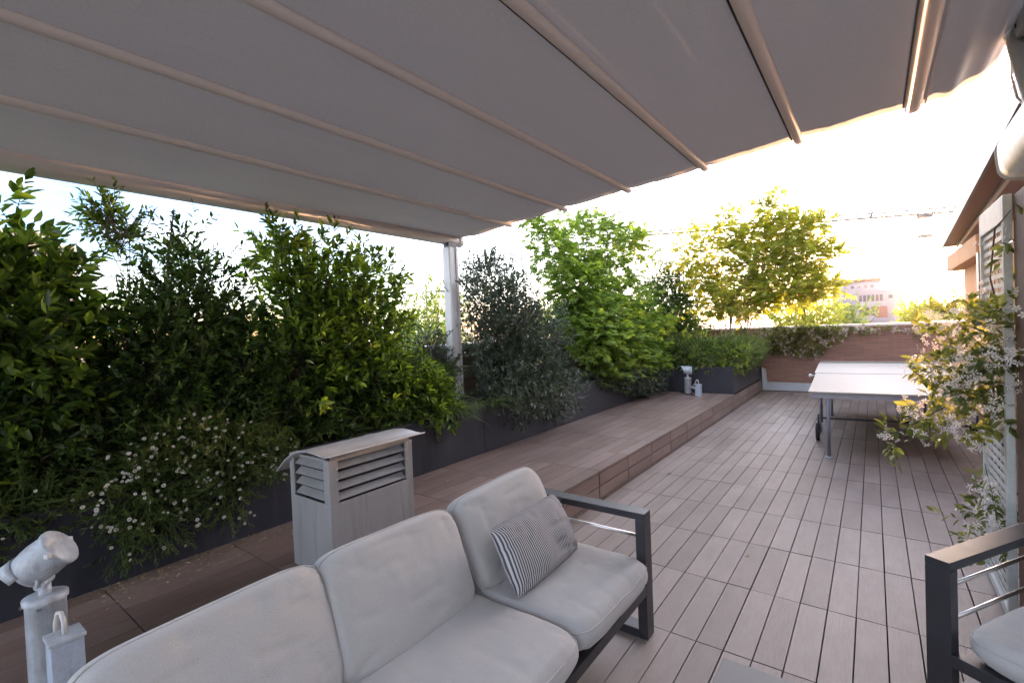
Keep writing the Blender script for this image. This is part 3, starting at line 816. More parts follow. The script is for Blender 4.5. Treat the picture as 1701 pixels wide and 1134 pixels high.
# ------------------------------------------------------------------ table tennis table
TT = empty('tennis_table', (-0.62, 6.55, 0), 'cream table tennis table on wheeled steel legs at the far end', 'table', rot=R(2.6))
W, LN, HT = 1.66, 4.25, 0.765
def local(mb, name, m, parent=None, bevel=0.0):
    return mb.build(name, m, parent or TT, world_coords=False, bevel=bevel)
half = 2.20
local(MB().bb(0, W, 0.0, half, HT - 0.022, HT), 'top_half', M['tt_top'], bevel=0.003)
local(MB().bb(-0.02, W + 0.02, half + 0.06, LN, HT - 0.022, HT), 'top_half', M['tt_top'], bevel=0.003)
local(MB().bb(0.0, W, half + 0.004, half + 0.056, HT - 0.035, HT - 0.018), 'centre_gap', M['tt_frame'])
local(MB().bb(0.0, W, LN + 0.002, LN + 0.03, HT - 0.02, HT + 0.03), 'end_rail', M['tt_top'], bevel=0.004)
for a, b in ((0.012, half - 0.02), (half + 0.08, LN - 0.02)):
    mb = MB(); mb.bb(0.05, W - 0.02, a, a + 0.02, HT - 0.075, HT - 0.024); mb.bb(0.05, W - 0.02, b - 0.02, b, HT - 0.075, HT - 0.024)
    mb.bb(0.03, 0.05, a, b, HT - 0.075, HT - 0.024); mb.bb(W - 0.02, W - 0.0005, a, b, HT - 0.075, HT - 0.024)
    local(mb, 'apron', M['tt_apron'])
for x, y in ((0.19, 0.03), (0.19, 2.72), (W - 0.06, 0.03), (W - 0.32, 2.72)):
    if True:
        lg = local(MB().tube([(x, y, 0.012), (x, y, HT - 0.08)], 0.018, n=12), 'leg', M['tt_frame'])
        local(MB().lathe((x, y, 0.0), (0, 0, 1), [(0, 0), (0, 0.045), (0.008, 0.042), (0.016, 0.02), (0.016, 0)], 16), 'foot', M['hub'], lg)
# carriage with wheels
for x in (0.05, W + 0.02):
    for y, rr in ((0.92, 0.115), (1.62, 0.115)):
        wl_ = local(MB().lathe((x - 0.02, y, rr), (1, 0, 0), [(0, rr * .62), (0, rr * 0.93), (0.008, rr), (0.034, rr), (0.042, rr * 0.93), (0.042, rr * .62), (0, rr * .62)], 28), 'wheel', M['rubber'])
        local(MB().lathe((x - 0.012, y, rr), (1, 0, 0), [(0, 0.0), (0, rr * .60), (0.026, rr * .60), (0.026, 0.0)], 20), 'hub', M['dark_metal'], wl_)
        local(MB().lathe((x - 0.024, y, rr), (1, 0, 0), [(0, 0.0), (0, 0.022), (0.052, 0.022), (0.052, 0.0)], 12), 'axle_cap', M['hub'], wl_)
    mb = MB()
    mb.tube([(x + 0.035, 0.92, 0.115), (x + 0.035, 0.95, 0.36), (x + 0.035, 1.27, 0.40), (x + 0.035, 1.59, 0.36), (x + 0.035, 1.62, 0.115)], 0.012, n=8)
    mb.tube([(x + 0.035, 1.15, 0.39), (x + 0.035, 1.15, HT - 0.08)], 0.014, n=8)
    mb.tube([(x + 0.035, 1.4, 0.39), (x + 0.035, 1.4, HT - 0.08)], 0.014, n=8)
    mb.tube([(x + 0.035, 1.15, 0.52), (x + 0.035, 0.9, 0.42), (x + 0.035, 0.8, 0.30)], 0.008, n=6)
    local(mb, 'wheel_fork', M['tt_frame'])
local(MB().tube([(0.085, 0.93, 0.30), (W + 0.055, 0.93, 0.30)], 0.013, n=8), 'cross_bar', M['dark_metal'])
local(MB().tube([(0.19, 0.03, 0.60), (0.19, 0.33, HT - 0.08)], 0.009, n=8), 'brace', M['hub'])
local(MB().tube([(W - 0.2, 0.03, 0.60), (W - 0.2, 0.33, HT - 0.08)], 0.009, n=8), 'brace', M['hub'])
local(MB().lathe((-0.09, half - 0.15, HT - 0.02), (1, 0, 0), [(0, 0), (0.004, 0.02), (0.02, 0.03), (0.04, 0.02), (0.05, 0.008), (0.1, 0.008)], 16), 'clamp_knob', M['cap'])

# ------------------------------------------------------------------ lounge furniture
def cushion_mesh(w, d, h, puff=0.35, nseg=44, seed=0, wr=0.006, corner=5.0, edge=0.55):
    """soft box: w (x) by d (y) by h (z) centred on the origin; edge = share of the thickness kept at the rim"""
    V, Fc = [], []
    N = nseg
    idx = {}
    def pt(u, v, s):
        # rounded outline
        k = max(abs(u), abs(v), 1e-6)
        m = (abs(u) ** corner + abs(v) ** corner) ** (1 / corner)
        f = k / m if m > 0 else 1
        x, y = u * f * w / 2, v * f * d / 2
        e = max(abs(u), abs(v))
        a = (max(0.0, 1 - abs(u) ** 3.2)) ** 0.5 * (max(0.0, 1 - abs(v) ** 3.2)) ** 0.5
        t = edge + (1 - edge) * a
        rim = 1 - max(0.0, (e - 0.90) / 0.10) ** 2 * 0.45
        z = s * h / 2 * t * rim
        q = Vector((x * 6 + seed * 7.3, y * 6, s * 3))
        z += wr * noise.noise(q) * 1.2 * a
        # creases pulled in from the sides
        cr_ = noise.noise(Vector((x * 9 + seed, y * 22, s * 5 + seed * 3)))
        z -= wr * 1.5 * max(0, cr_ - 0.12) * (1 - a * 0.6) * s
        # long folds running in from the corners and seams
        wv = noise.noise(Vector((x * 3 + seed * 2, y * 3, s)))
        fold_ = abs(math.sin((x * 1.0 + y * 0.7 + wv * 0.35) * 42 + seed))
        z -= wr * 0.20 * (1 - fold_) * max(0, noise.noise(Vector((x * 5 + seed, y * 5, 9))) + 0.12) * 3 * s
        cr2 = noise.noise(Vector((x * 25 + seed * 5, y * 7, s * 5)))
        z -= wr * 1.4 * max(0, cr2 - 0.15) * s
        return (x, y, z)
    for s in (1, -1):
        for i in range(N + 1):
            for j in range(N + 1):
                u = math.sin((-1 + 2 * i / N) * math.pi / 2); v = math.sin((-1 + 2 * j / N) * math.pi / 2)
                u = 0.6 * u + 0.4 * (-1 + 2 * i / N); v = 0.6 * v + 0.4 * (-1 + 2 * j / N)
                V.append(pt(u, v, s))
    K = (N + 1) ** 2
    for b, flip in ((0, False), (K, True)):
        for i in range(N):
            for j in range(N):
                q = [b + i * (N + 1) + j, b + (i + 1) * (N + 1) + j, b + (i + 1) * (N + 1) + j + 1, b + i * (N + 1) + j + 1]
                Fc.append(tuple(reversed(q)) if flip else tuple(q))
    loop = [(i, 0) for i in range(N)] + [(N, j) for j in range(N)] + [(i, N) for i in range(N, 0, -1)] + [(0, j) for j in range(N, 0, -1)]
    ids = [i * (N + 1) + j for i, j in loop]
    # side band with a slight bulge, two rows
    n = len(ids)
    m1 = len(V)
    for a in ids:
        x, y, z = V[a]; x2, y2, z2 = V[a + K]
        V.append((x * 1.018, y * 1.018, z * 0.45 + z2 * 0.0)); 
    m2 = len(V)
    for a in ids:
        x, y, z = V[a]; x2, y2, z2 = V[a + K]
        V.append((x * 1.018, y * 1.018, z2 * 0.45))
    for k in range(n):
        k2 = (k + 1) % n
        Fc.append((ids[k], ids[k2], m1 + k2, m1 + k)); Fc.append((m1 + k, m1 + k2, m2 + k2, m2 + k)); Fc.append((m2 + k, m2 + k2, ids[k2] + K, ids[k] + K))
    # piping line just along the upper seam
    pipe = [V[a] for a in ids]
    return V, Fc, pipe

def cushion(name, parent, mtx, w, d, h, m, seed=0, piping=True, **kw):
    V, Fc, pipe = cushion_mesh(w, d, h, seed=seed, **kw)
    mb = MB(); mb.add([mtx @ Vector(p) for p in V], Fc, True)
    o = mb.build(name, m, parent, world_coords=False)
    sb = o.modifiers.new('sub', 'SUBSURF'); sb.levels = 1; sb.render_levels = 1
    if piping:
        p = MB(); pp = [mtx @ Vector((a[0] * 1.004, a[1] * 1.004, a[2])) for a in pipe]
        p.tube(pp + [pp[0]], 0.0035, n=5, cap=False); p.build('piping', m, o, world_coords=False)
    return o

def lounge(root, n_seats, seat_w, depth, arm_h=0.655, seat_top=0.44, arms=(1, -1), back=True, seeds=(1, 2, 3)):
    """frame of flat anthracite bars; local +x is the front, seats run along y from 0 to width"""
    Wd = n_seats * seat_w
    AWd = 0.085
    for s in arms:
        ya = Wd + 0.012 if s > 0 else -0.012 - AWd
        yb = ya + AWd
        mb = MB()
        mb.bb(-0.0, depth, ya, yb, arm_h - 0.035, arm_h)
        mb.build('armrest', M['dark_metal'], root, world_coords=False, bevel=0.002)
        MB().bb(depth - 0.05, depth, ya, yb, 0.0, arm_h - 0.0355).build('leg', M['dark_metal'], root, world_coords=False, bevel=0.002)
        MB().bb(0, 0.05, ya, yb, 0.0, arm_h - 0.0355).build('leg', M['dark_metal'], root, world_coords=False, bevel=0.002)
        MB().bb(0.0505, depth - 0.0505, ya, yb, 0.0, 0.045).build('skid', M['dark_metal'], root, world_coords=False, bevel=0.002)
        for z in (0.52, 0.38):
            MB().tube([(0.05, (ya + yb) / 2, z), (depth - 0.05, (ya + yb) / 2, z)], 0.0085, n=10).build('rod', M['steel'], root, world_coords=False)
    mb = MB()
    mb.bb(depth - 0.05, depth, -0.0115, Wd + 0.0115, 0.235, 0.285)
    mb.bb(0.0, 0.05, -0.0115, Wd + 0.0115, 0.235, 0.285)
    for i in range(n_seats * 5 + 1):
        y = 0.03 + (Wd - 0.06) * i / (n_seats * 5)
        mb.bb(0.0505, depth - 0.0505, y - 0.03, y + 0.03, 0.262, 0.275)
    mb.build('seat_frame', M['dark_metal'], root, world_coords=False, bevel=0.002)
    mb = MB(); mb.bb(-0.03, -0.001, -0.0115, Wd + 0.0115, 0.60, 0.645); mb.bb(-0.03, -0.001, -0.0115, Wd + 0.0115, 0.36, 0.40)
    for i in range(n_seats + 1):
        y = Wd * i / n_seats
        mb.bb(-0.028, -0.003, y - 0.02 if i else 0, y + 0.02 if i < n_seats else Wd, 0.4005, 0.5995)
    mb.build('back_frame', M['dark_metal'], root, world_coords=False, bevel=0.002)
    return Wd

SOFA = empty('garden_sofa', (-1.80, 0.205, 0), 'dark framed three seat garden sofa with pale grey cushions, seen from behind its open end', 'sofa')
lounge(SOFA, 3, 0.70, 0.85)
for i in range(3):
    yc = 0.35 + 0.70 * i
    mt = Matrix.Translation((0.50, yc, 0.368 + random.uniform(-.003, .003))) @ Matrix.Rotation(R(random.uniform(-1, 1)), 4, 'Z') @ Matrix.Rotation(R(-1.5), 4, 'Y')
    cushion('seat_cushion', SOFA, mt, 0.78, 0.705, 0.165, M['cushion'], seed=i + 3, wr=0.008, edge=0.72, corner=8)
for i in range(3):
    yc = [0.38, 1.03, 1.745][i]
    lean = R(68 + [1, 0, -1][i])
    mt = Matrix.Translation((0.235 + [0.0, .01, 0.0][i], yc, 0.605)) @ Matrix.Rotation(R([1.5, -1.5, 2][i]), 4, 'X') @ Matrix.Rotation(lean, 4, 'Y')
    cushion('back_cushion', SOFA, mt, 0.45, 0.69, 0.20, M['cushion'], seed=i + 11, wr=0.009, edge=0.60, corner=6.5)

# striped pillow lying against the right back cushion
PW = empty('striped_pillow', (-1.33, 1.91, 0.45), 'small navy and white striped pillow leaning on the end back cushion of the sofa', 'pillow')
mt = Matrix.Translation((0.0, 0.0, 0.138)) @ Matrix.Rotation(R(1.5), 4, 'Z') @ Matrix.Rotation(R(62), 4, 'Y')
V, Fc, pipe = cushion_mesh(0.31, 0.56, 0.15, seed=31, wr=0.014, edge=0.06, corner=14)
mb = MB(); mb.add([Vector(p) for p in V], Fc, True)
pc = mb.build('cover', M['stripe'], PW, world_coords=False)
pc.matrix_local = mt
sb = pc.modifiers.new('sub', 'SUBSURF'); sb.levels = 1; sb.render_levels = 1

CH = empty('garden_armchair', (0, 0, 0), 'dark framed garden armchair with a pale cushion cut off by the right edge', 'armchair', rot=R(238))
_c, _s = math.cos(R(238)), math.sin(R(238))
# local point (depth, -0.097) is the visible front corner at world (0.10, 2.50)
lx, ly = 0.78, -0.097
CH.location = (0.15 - (_c * lx - _s * ly), 2.52 - (_s * lx + _c * ly), 0)
lounge(CH, 1, 0.72, 0.78, arm_h=0.645)
mt = Matrix.Translation((0.42, 0.36, 0.345))
cushion('seat_cushion', CH, mt, 0.72, 0.70, 0.14, M['cushion'], seed=21, wr=0.008, edge=0.72, corner=7)
mt = Matrix.Translation((0.17, 0.36, 0.57)) @ Matrix.Rotation(R(70), 4, 'Y')
cushion('back_cushion', CH, mt, 0.42, 0.68, 0.18, M['cushion'], seed=22, wr=0.010)

CT = empty('coffee_table', (-0.45, 1.1, 0), 'low table with a pale top, only its corner showing in front of the sofa', 'table')
MB().bb(-0.45, 0.15, 0.85, 1.78, 0.395, 0.42).build('top', M['table_top'], CT, bevel=0.003)
for x in (-0.43, 0.13):
    for y in (0.88, 1.75):
        MB().bb(x - 0.018, x + 0.018, y - 0.018, y + 0.018, 0.0, 0.3945).build('leg', M['dark_metal'], CT, bevel=0.002)

# ------------------------------------------------------------------ ventilation chimney
VC = empty('vent_chimney', (-2.59, 1.75, ZP), 'grey sheet metal ventilation chimney with louvres and a curved cap behind the sofa', 'chimney')
x0, x1, y0, y1 = -2.80, -2.385, 1.455, 2.045
zb = 0.945
mb = MB()
t = 0.012; lw = 0.055; lz0, lz1 = 0.70, 0.93
# front (+X) face and back, with openings; side (-Y) face and far side
for xx in (x1 - t, x0):
    mb.bb(xx, xx + t, y0, y1, ZP - 0.02, lz0); mb.bb(xx, xx + t, y0, y0 + lw, lz0, zb); mb.bb(xx, xx + t, y1 - lw, y1, lz0, zb)
for yy in (y0, y1 - t):
    mb.bb(x0 + t, x1 - t, yy, yy + t, ZP - 0.02, lz0); mb.bb(x0 + t, x0 + t + 0.03, yy, yy + t, lz0, zb); mb.bb(x1 - t - 0.045, x1 - t, yy, yy + t, lz0, zb)
mb.build('body', M['galv'], VC, bevel=0.002)
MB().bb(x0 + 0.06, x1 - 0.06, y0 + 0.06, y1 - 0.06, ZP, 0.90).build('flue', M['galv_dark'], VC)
mb = MB()
for i in range(4):
    z = lz0 + 0.028 + i * 0.058
    for yy in (y0 + lw - 0.006, y1 - lw + 0.006):
        MB().lathe((x1, yy, lz0 + 0.018 + i * 0.058), (1, 0, 0), [(0, 0.004), (0.003, 0.003), (0.004, 0)], 8).build('rivet', M['galv_cap'], VC)
    mb.box((x1 - 0.028, (y0 + y1) / 2, z), (0.050, y1 - y0 - 2 * lw, 0.004), Matrix.Rotation(R(38), 3, 'Y'))
mb.build('louvre', M['galv'], VC, bevel=0.001)
mb = MB()
for i in range(4):
    z = lz0 + 0.028 + i * 0.058
    mb.box(((x0 + x1) / 2 - 0.008, y0 + 0.028, z), (x1 - x0 - 0.11, 0.050, 0.004), Matrix.Rotation(R(38), 3, 'X'))
mb.build('louvre', M['galv'], VC, bevel=0.001)
# rivets down the louvre edges
mb = MB()
for i in range(0):
    for yy in (y0 + lw - 0.006, y1 - lw + 0.006):
        mb.lathe((x1, yy, lz0 + 0.018 + i * 0.058), (1, 0, 0), [(0, 0.004), (0.003, 0.003), (0.004, 0)], 8)

# barrel cap with a flared edge
prof = []
ctrl = [(-2.885, 0.835), (-2.84, 0.868), (-2.78, 0.915), (-2.70, 0.958), (-2.62, 0.984), (-2.54, 0.994), (-2.46, 0.990), (-2.40, 0.983), (-2.35, 0.982), (-2.315, 0.990)]
for (xa, za), (xb, zb_) in zip(ctrl[:-1], ctrl[1:]):
    for k in range(3): prof.append((xa + (xb - xa) * k / 3, za + (zb_ - za) * k / 3))
prof.append(ctrl[-1])
outl = prof + [(x, z - 0.007) for x, z in reversed(prof)]
cap = MB().prism(outl, 'Y', y0 - 0.04, y1 + 0.055, smooth=True).build('cap', M['galv_cap'], VC)
mb = MB()
for yy in (y0 + 0.03, (y0 + y1) / 2, y1 - 0.03):
    mb.lathe((x1 + 0.01, yy, 0.985), (0.4, 0, 1), [(0, 0.005), (0.004, 0.004), (0.005, 0)], 8)

MB().bb(x0 + 0.013, x1 - 0.013, y0 + 0.013, y0 + 0.02, 0.93, 0.945).bb(x1 - 0.02, x1 - 0.013, y0 + 0.021, y1 - 0.013, 0.93, 0.968).build('top_frame', M['galv'], VC)

# ------------------------------------------------------------------ garden spotlights
def spotlight(label, cyl, box, ang_head, zt=0.36, group='garden spotlights on the raised deck', s=1.0):
    o = empty('garden_spotlight', (cyl[0], cyl[1], ZP), label, 'spotlight', group)
    c = Vector((cyl[0], cyl[1], 0)); b = Vector((box[0], box[1], 0))
    z0 = ZP + 0.02
    zt_ = ZP + zt
    MB().lathe((c.x, c.y, z0), (0, 0, 1), [(0, 0), (0, 0.058), (0.006, 0.062), (zt - 0.035, 0.062), (zt - 0.03, 0.069), (zt - 0.012, 0.069), (zt - 0.006, 0.05), (zt - 0.006, 0)], 28).build('canister', M['lamp_body'], o)
    MB().lathe((c.x, c.y, ZP), (0, 0, 1), [(0, 0), (0, 0.045), (0.02, 0.045), (0.02, 0)], 16).build('foot', M['dark_metal'], o)
    MB().box((c.x + 0.058, c.y - 0.03, zt_ - 0.02), (0.012, 0.012, 0.008)).build('screw', M['steel'], o)
    MB().box((c.x - 0.02, c.y - 0.066, zt_ - 0.02), (0.012, 0.012, 0.008)).build('screw', M['steel'], o)
    # ballast box
    bx = MB().bb(b.x - 0.048, b.x + 0.048, b.y - 0.048, b.y + 0.048, ZP + 0.002, ZP + zt * 0.66)
    bx.build('ballast_box', M['lamp_box'], o, bevel=0.003)
    MB().bb(b.x - 0.054, b.x + 0.054, b.y - 0.054, b.y + 0.054, ZP + zt * 0.66, ZP + zt * 0.66 + 0.014).build('box_lid', M['lamp_body'], o, bevel=0.002)
    d = (b - c).normalized()
    MB().tube([c + d * 0.05 + Vector((0, 0, ZP + zt * 0.45)), b - d * 0.03 + Vector((0, 0, ZP + zt * 0.45))], 0.022, n=10).build('connector', M['lamp_body'], o)
    zc_ = ZP + zt * 0.66 + 0.012
    MB().tube([b + Vector((0, 0, zc_)), b + Vector((0.0, 0, zc_ + 0.05)), b - d * 0.02 + Vector((0, 0, zc_ + 0.078)), b - d * 0.05 + Vector((0, 0, zc_ + 0.07)),
               b - d * 0.075 + Vector((0, 0, zc_ + 0.02)), c + d * 0.07 + Vector((0, 0, zc_ - 0.10))], 0.008, n=8).build('cable', M['cable'], o)
    # neck and yoke
    MB().tube([c + Vector((0, 0, zt_)), c + Vector((0, 0, zt_ + 0.055))], 0.02, n=12).build('neck', M['lamp_body'], o)
    side = Vector((-ang_head.y, ang_head.x, 0)).normalized()
    MB().tube([c - side * 0.045 + Vector((0, 0, zt_ + 0.06)), c + side * 0.045 + Vector((0, 0, zt_ + 0.06))], 0.016, n=12).build('hinge', M['lamp_body'], o)
    hc = c + Vector((0, 0, zt_ + 0.150))
    ax = ang_head.normalized()
    hd = MB().lathe(hc - ax * 0.11, ax, [(0.030, 0), (0.030, 0.060), (0.034, 0.072), (0.040, 0.079), (0.052, 0.079), (0.054, 0.071), (0.075, 0.074), (0.11, 0.076), (0.140, 0.073), (0.165, 0.068), (0.170, 0.071), (0.178, 0.071), (0.178, 0.064), (0.160, 0.062)], 28).build('lamp_head', M['lamp_body'], o)
    MB().lathe(hc - ax * 0.11, ax, [(0.160, 0.0), (0.162, 0.063)], 24).build('glass', M['lamp_glass'], hd)
    # half-round visor
    vs, fs = [], []
    a_ = ax.cross(side).normalized()
    if a_.z < 0: a_ = -a_
    for j, dd in enumerate((0.058, 0.14)):
        for k in range(13):
            t_ = math.pi * k / 12
            rr = 0.073
            ext = dd if j == 0 else dd - 0.05 * abs(math.cos(t_))
            vs.append(hc + ax * ext + (side * math.cos(t_) + a_ * math.sin(t_)) * rr)
    for k in range(12): fs.append((k, k + 1, 13 + k + 1, 13 + k))
    vo = MB().add(vs, fs, True).build('visor', M['lamp_body'], hd)
    sm = vo.modifiers.new('th', 'SOLIDIFY'); sm.thickness = 0.003
    for sg in (-1, 1):
        MB().box(hc - ax * 0.064 + side * sg * 0.083, (0.018, 0.018, 0.018), Matrix.Rotation(0.5, 3, 'Z')).build('clip', M['cap'], hd, bevel=0.002)
    MB().tube([c + side * 0.05 + Vector((0, 0, zt_ + 0.06)), hc + side * 0.05 - Vector((0, 0, 0.05))], 0.006, n=6).build('yoke', M['lamp_body'], o)
    return o
spotlight('pale metal garden spotlight on the raised deck near the bottom left corner', (-2.64, 0.36), (-2.49, 0.385), Vector((-0.32, -0.52, -0.46)))
spotlight('small garden spotlight with ballast box in front of the far corner planter', (-2.80, 9.15), (-2.57, 9.02), Vector((-0.95, -0.3, 0.08)), zt=0.31)
single(MB().tube([(-3.0, 9.3, ZP + .02), (-2.75, 9.22, ZP + .012), (-2.72, 9.05, ZP + .03), (-2.64, 9.0, ZP + .012)], 0.008, n=6), 'ground_cable', M['rubber'],
       'dark cable lying on the deck beside the far spotlight', 'cable')

# ------------------------------------------------------------------ fallen leaves
def fallen(x, y, z, a, s, label):
    o = bpy.data.objects.new('fallen_leaf', None)
    P = [(-.5, 0, 0), (-.15, .22, .08), (.25, .18, .12), (.5, 0, .02), (.25, -.18, .10), (-.15, -.22, .05)]
    mb = MB(); rot = Matrix.Rotation(a, 3, 'Z')
    mb.add([rot @ Vector(p) * s + Vector((x, y, z + 0.003)) for p in P] + [rot @ Vector(p) * s + Vector((x, y, z + 0.0015)) for p in P],
           [(0, 1, 2, 3), (0, 3, 4, 5), (9, 8, 7, 6), (11, 10, 9, 6), (0, 6, 7, 1), (1, 7, 8, 2), (2, 8, 9, 3), (3, 9, 10, 4), (4, 10, 11, 5), (5, 11, 6, 0)])
    ob = single(mb, 'fallen_leaf', M['dry'], label, 'leaf', 'dry leaves fallen on the decking')
    return ob
fl = [(-0.72, 3.55, 0.0, 'dry leaf lying alone on the lower deck near the sofa arm'),
      (-3.1, 3.05, ZP, 'dry leaf on the raised deck just behind the chimney'),
      (-3.25, 3.75, ZP, 'dry leaf by the planter foot right of the chimney'),
      (-3.0, 5.1, ZP, 'larger curled dry leaf halfway along the raised deck'),
      (-2.7, 5.0, ZP, 'pale dry leaf in the middle of the raised deck'),
      (-3.3, 4.9, ZP, 'tiny dry leaf tight against the planter foot'),
      (-2.5, 3.9, ZP, 'small dry leaf close to the raised deck edge'),
      (-3.0, 7.6, ZP, 'far dry leaf on the raised deck nearest the spotlight'),
      (-3.38, 0.95, ZP, 'pale dry leaf on the raised deck below the daisies'),
      (-1.8, 5.1, 0.0, 'dry leaf on the lower deck at the foot of the step')]
for i, (x, y, z, lb) in enumerate(fl):
    fallen(x, y, z, random.uniform(0, 6), random.uniform(0.045, 0.075), lb)

n = 520
P = np.stack([-3.45 + np.abs(RNG.normal(0, 0.16, n)), RNG.uniform(0.4, 1.75, n), np.full(n, ZP + 0.004)], 1)
P[:, 0] = np.minimum(P[:, 0], -2.95)
D = unit(np.stack([RNG.normal(size=n), RNG.normal(size=n), np.zeros(n)], 1))
lt = leaves('leaf_litter', P, D, RNG.uniform(0.008, 0.024, n), 0.4, mat('litter', (0.33, 0.27, 0.15), 0.9, var=0.3, scale=30), None)
tag(lt, kind='stuff')

# ------------------------------------------------------------------ plants in the planters
zs0 = 0.70
G1 = 'shrubs in the long planter'
shrub('laurel_shrub', 'large glossy leaved shrub at the left edge of the photo reaching above the others', 'shrub', [(-4.0, 0.25, zs0), (-3.9, 0.5, zs0)],
      [(-3.98, 0.25, 1.55, .42, .62, .62), (-3.95, 0.40, 1.88, .30, .42, .38), (-3.95, 0.0, 1.1, .40, .7, .45), (-3.93, 0.52, 2.20, .14, .18, .22)],
      1400, 10, 0.080, 0.42, M['L_big'], G1, tw_len=0.18, shoots=8, shoot_len=0.24, n_br=30, xmin=-4.5)
shrub('privet_shrub', 'dark cone shaped shrub with thin bare topped sprays, second from the left', 'shrub', [(-3.95, 1.3, zs0), (-4.0, 1.1, zs0)],
      [(-3.95, 1.25, 1.35, .40, .48, .55), (-3.93, 1.36, 1.85, .28, .34, .45), (-3.92, 1.39, 2.28, .12, .14, .22), (-3.9, 1.15, 1.0, .42, .5, .35), (-3.95, 1.70, 1.45, .30, .22, .50)],
      2300, 10, 0.050, 0.40, M['L_dark'], G1, tw_len=0.16, shoots=14, shoot_len=0.22, n_br=34, xmin=-4.5)
shrub('privet_shrub', 'thin airy spray of light leaves rising between the two leftmost shrubs', 'shrub', [(-4.0, 1.04, 1.6), (-4.02, 1.02, 1.6)],
      [(-3.97, 1.0, 2.38, .10, .13, .14), (-3.97, 0.96, 2.48, .08, .10, .07)], 85, 9, 0.045, 0.38, M['L_big'], G1, tw_len=0.14, n_br=6, r0=0.006, barkm=M['bark_light'])
shrub('camellia_shrub', 'tall bright green shrub with open crown left of the awning post', 'shrub', [(-3.95, 2.4, zs0), (-3.9, 2.6, zs0), (-4.0, 2.2, zs0)],
      [(-3.95, 2.35, 2.08, .34, .42, .42), (-3.95, 2.65, 1.65, .42, .62, .45), (-3.9, 2.3, 1.35, .42, .55, .5), (-3.92, 2.95, 2.15, .24, .28, .30), (-3.9, 2.05, 2.30, .22, .22, .26),
       (-3.85, 2.9, 1.15, .42, .6, .35)],
      1750, 9, 0.070, 0.42, M['L_big'], G1, tw_len=0.18, shoots=34, shoot_len=0.26, n_br=40, xmin=-4.5, shell=2.0)
shrub('olive_bush', 'small dark grey green bush just left of the awning post', 'shrub', (-4.05, 3.75, zs0),
      [(-4.05, 3.78, 1.22, .26, .30, .36)], 420, 9, 0.042, 0.34, M['L_olive'], G1, tw_len=0.14, n_br=14, shoots=6, shoot_len=.2)
shrub('olive_bush', 'big rounded grey green bush right of the awning post spilling over the planter', 'shrub', [(-3.95, 5.0, zs0), (-3.9, 5.3, zs0)],
      [(-3.95, 5.0, 2.02, .36, .74, .50), (-3.9, 5.3, 1.5, .45, 1.05, .5), (-3.7, 5.3, 0.98, .42, 1.0, .36), (-3.42, 5.2, 0.72, .28, .85, .24, .9), (-3.95, 4.72, 2.42, .2, .32, .20), (-3.42, 4.6, 0.70, .2, .4, .18, .8)],
      3700, 10, 0.048, 0.34, M['L_olive'], G1, tw_len=0.15, n_br=46, r0=0.022, shoots=24, shoot_len=.22, barkm=M['bark_light'], xmin=-4.5, shell=2.0)
shrub('maple_tree', 'tall green maple with feathery layered branches in the middle of the hedge', 'tree', [(-3.95, 7.6, zs0), (-3.9, 7.9, zs0)],
      [(-3.95, 7.3, 2.3, .4, .85, .5), (-3.85, 7.6, 1.75, .5, 1.1, .4), (-3.65, 8.3, 1.35, .5, 1.2, .35), (-3.95, 7.2, 3.0, .3, .5, .45, .6), (-3.95, 8.4, 3.0, .25, .65, .16, .9),
       (-3.95, 9.3, 3.40, .24, .95, .16, 1.1), (-3.95, 10.2, 3.15, .2, .6, .10, .8), (-3.95, 6.2, 3.3, .22, .35, .22, .6), (-3.95, 8.0, 3.5, .25, .7, .16, .9), (-3.95, 6.3, 2.9, .25, .40, .42, .7), (-3.5, 8.1, 1.0, .38, 1.3, .26), (-3.55, 7.2, 1.45, .35, .7, .35), (-3.6, 9.3, 1.65, .4, .8, .22), (-3.95, 9.9, 3.7, .16, .5, .10, .6),
       (-3.9, 9.0, 2.2, .4, .8, .22, .7), (-3.9, 8.8, 2.65, .3, .7, .16, .6)],
      4200, 7, 0.080, 0.5, M['L_maple'], G1, tw_len=0.22, upness=0.1, kind='palm', n_br=50, r0=0.022, shoots=20, shoot_len=0.4, barkm=M['bark_light'])
shrub('cotoneaster_bush', 'low small leaved bush hanging over the planter below the green maple', 'shrub', (-3.7, 8.2, zs0),
      [(-3.50, 8.1, 0.76, .32, 1.25, .26), (-3.36, 8.5, 0.62, .22, .8, .22)], 2000, 9, 0.040, 0.45, M['L_olive'], G1, tw_len=0.13, upness=0.1, n_br=20)
shrub('laurel_tree', 'dark cone shaped evergreen between the two maples', 'tree', [(-3.9, 11.0, zs0)],
      [(-3.75, 11.0, 1.9, .72, .75, .75), (-3.8, 11.0, 2.6, .36, .4, .42), (-3.6, 11.0, 1.3, .8, .7, .5)],
      2300, 9, 0.062, 0.4, M['L_dark'], 'trees in the far corner planter', tw_len=0.18, n_br=30, r0=0.03, shoots=14)
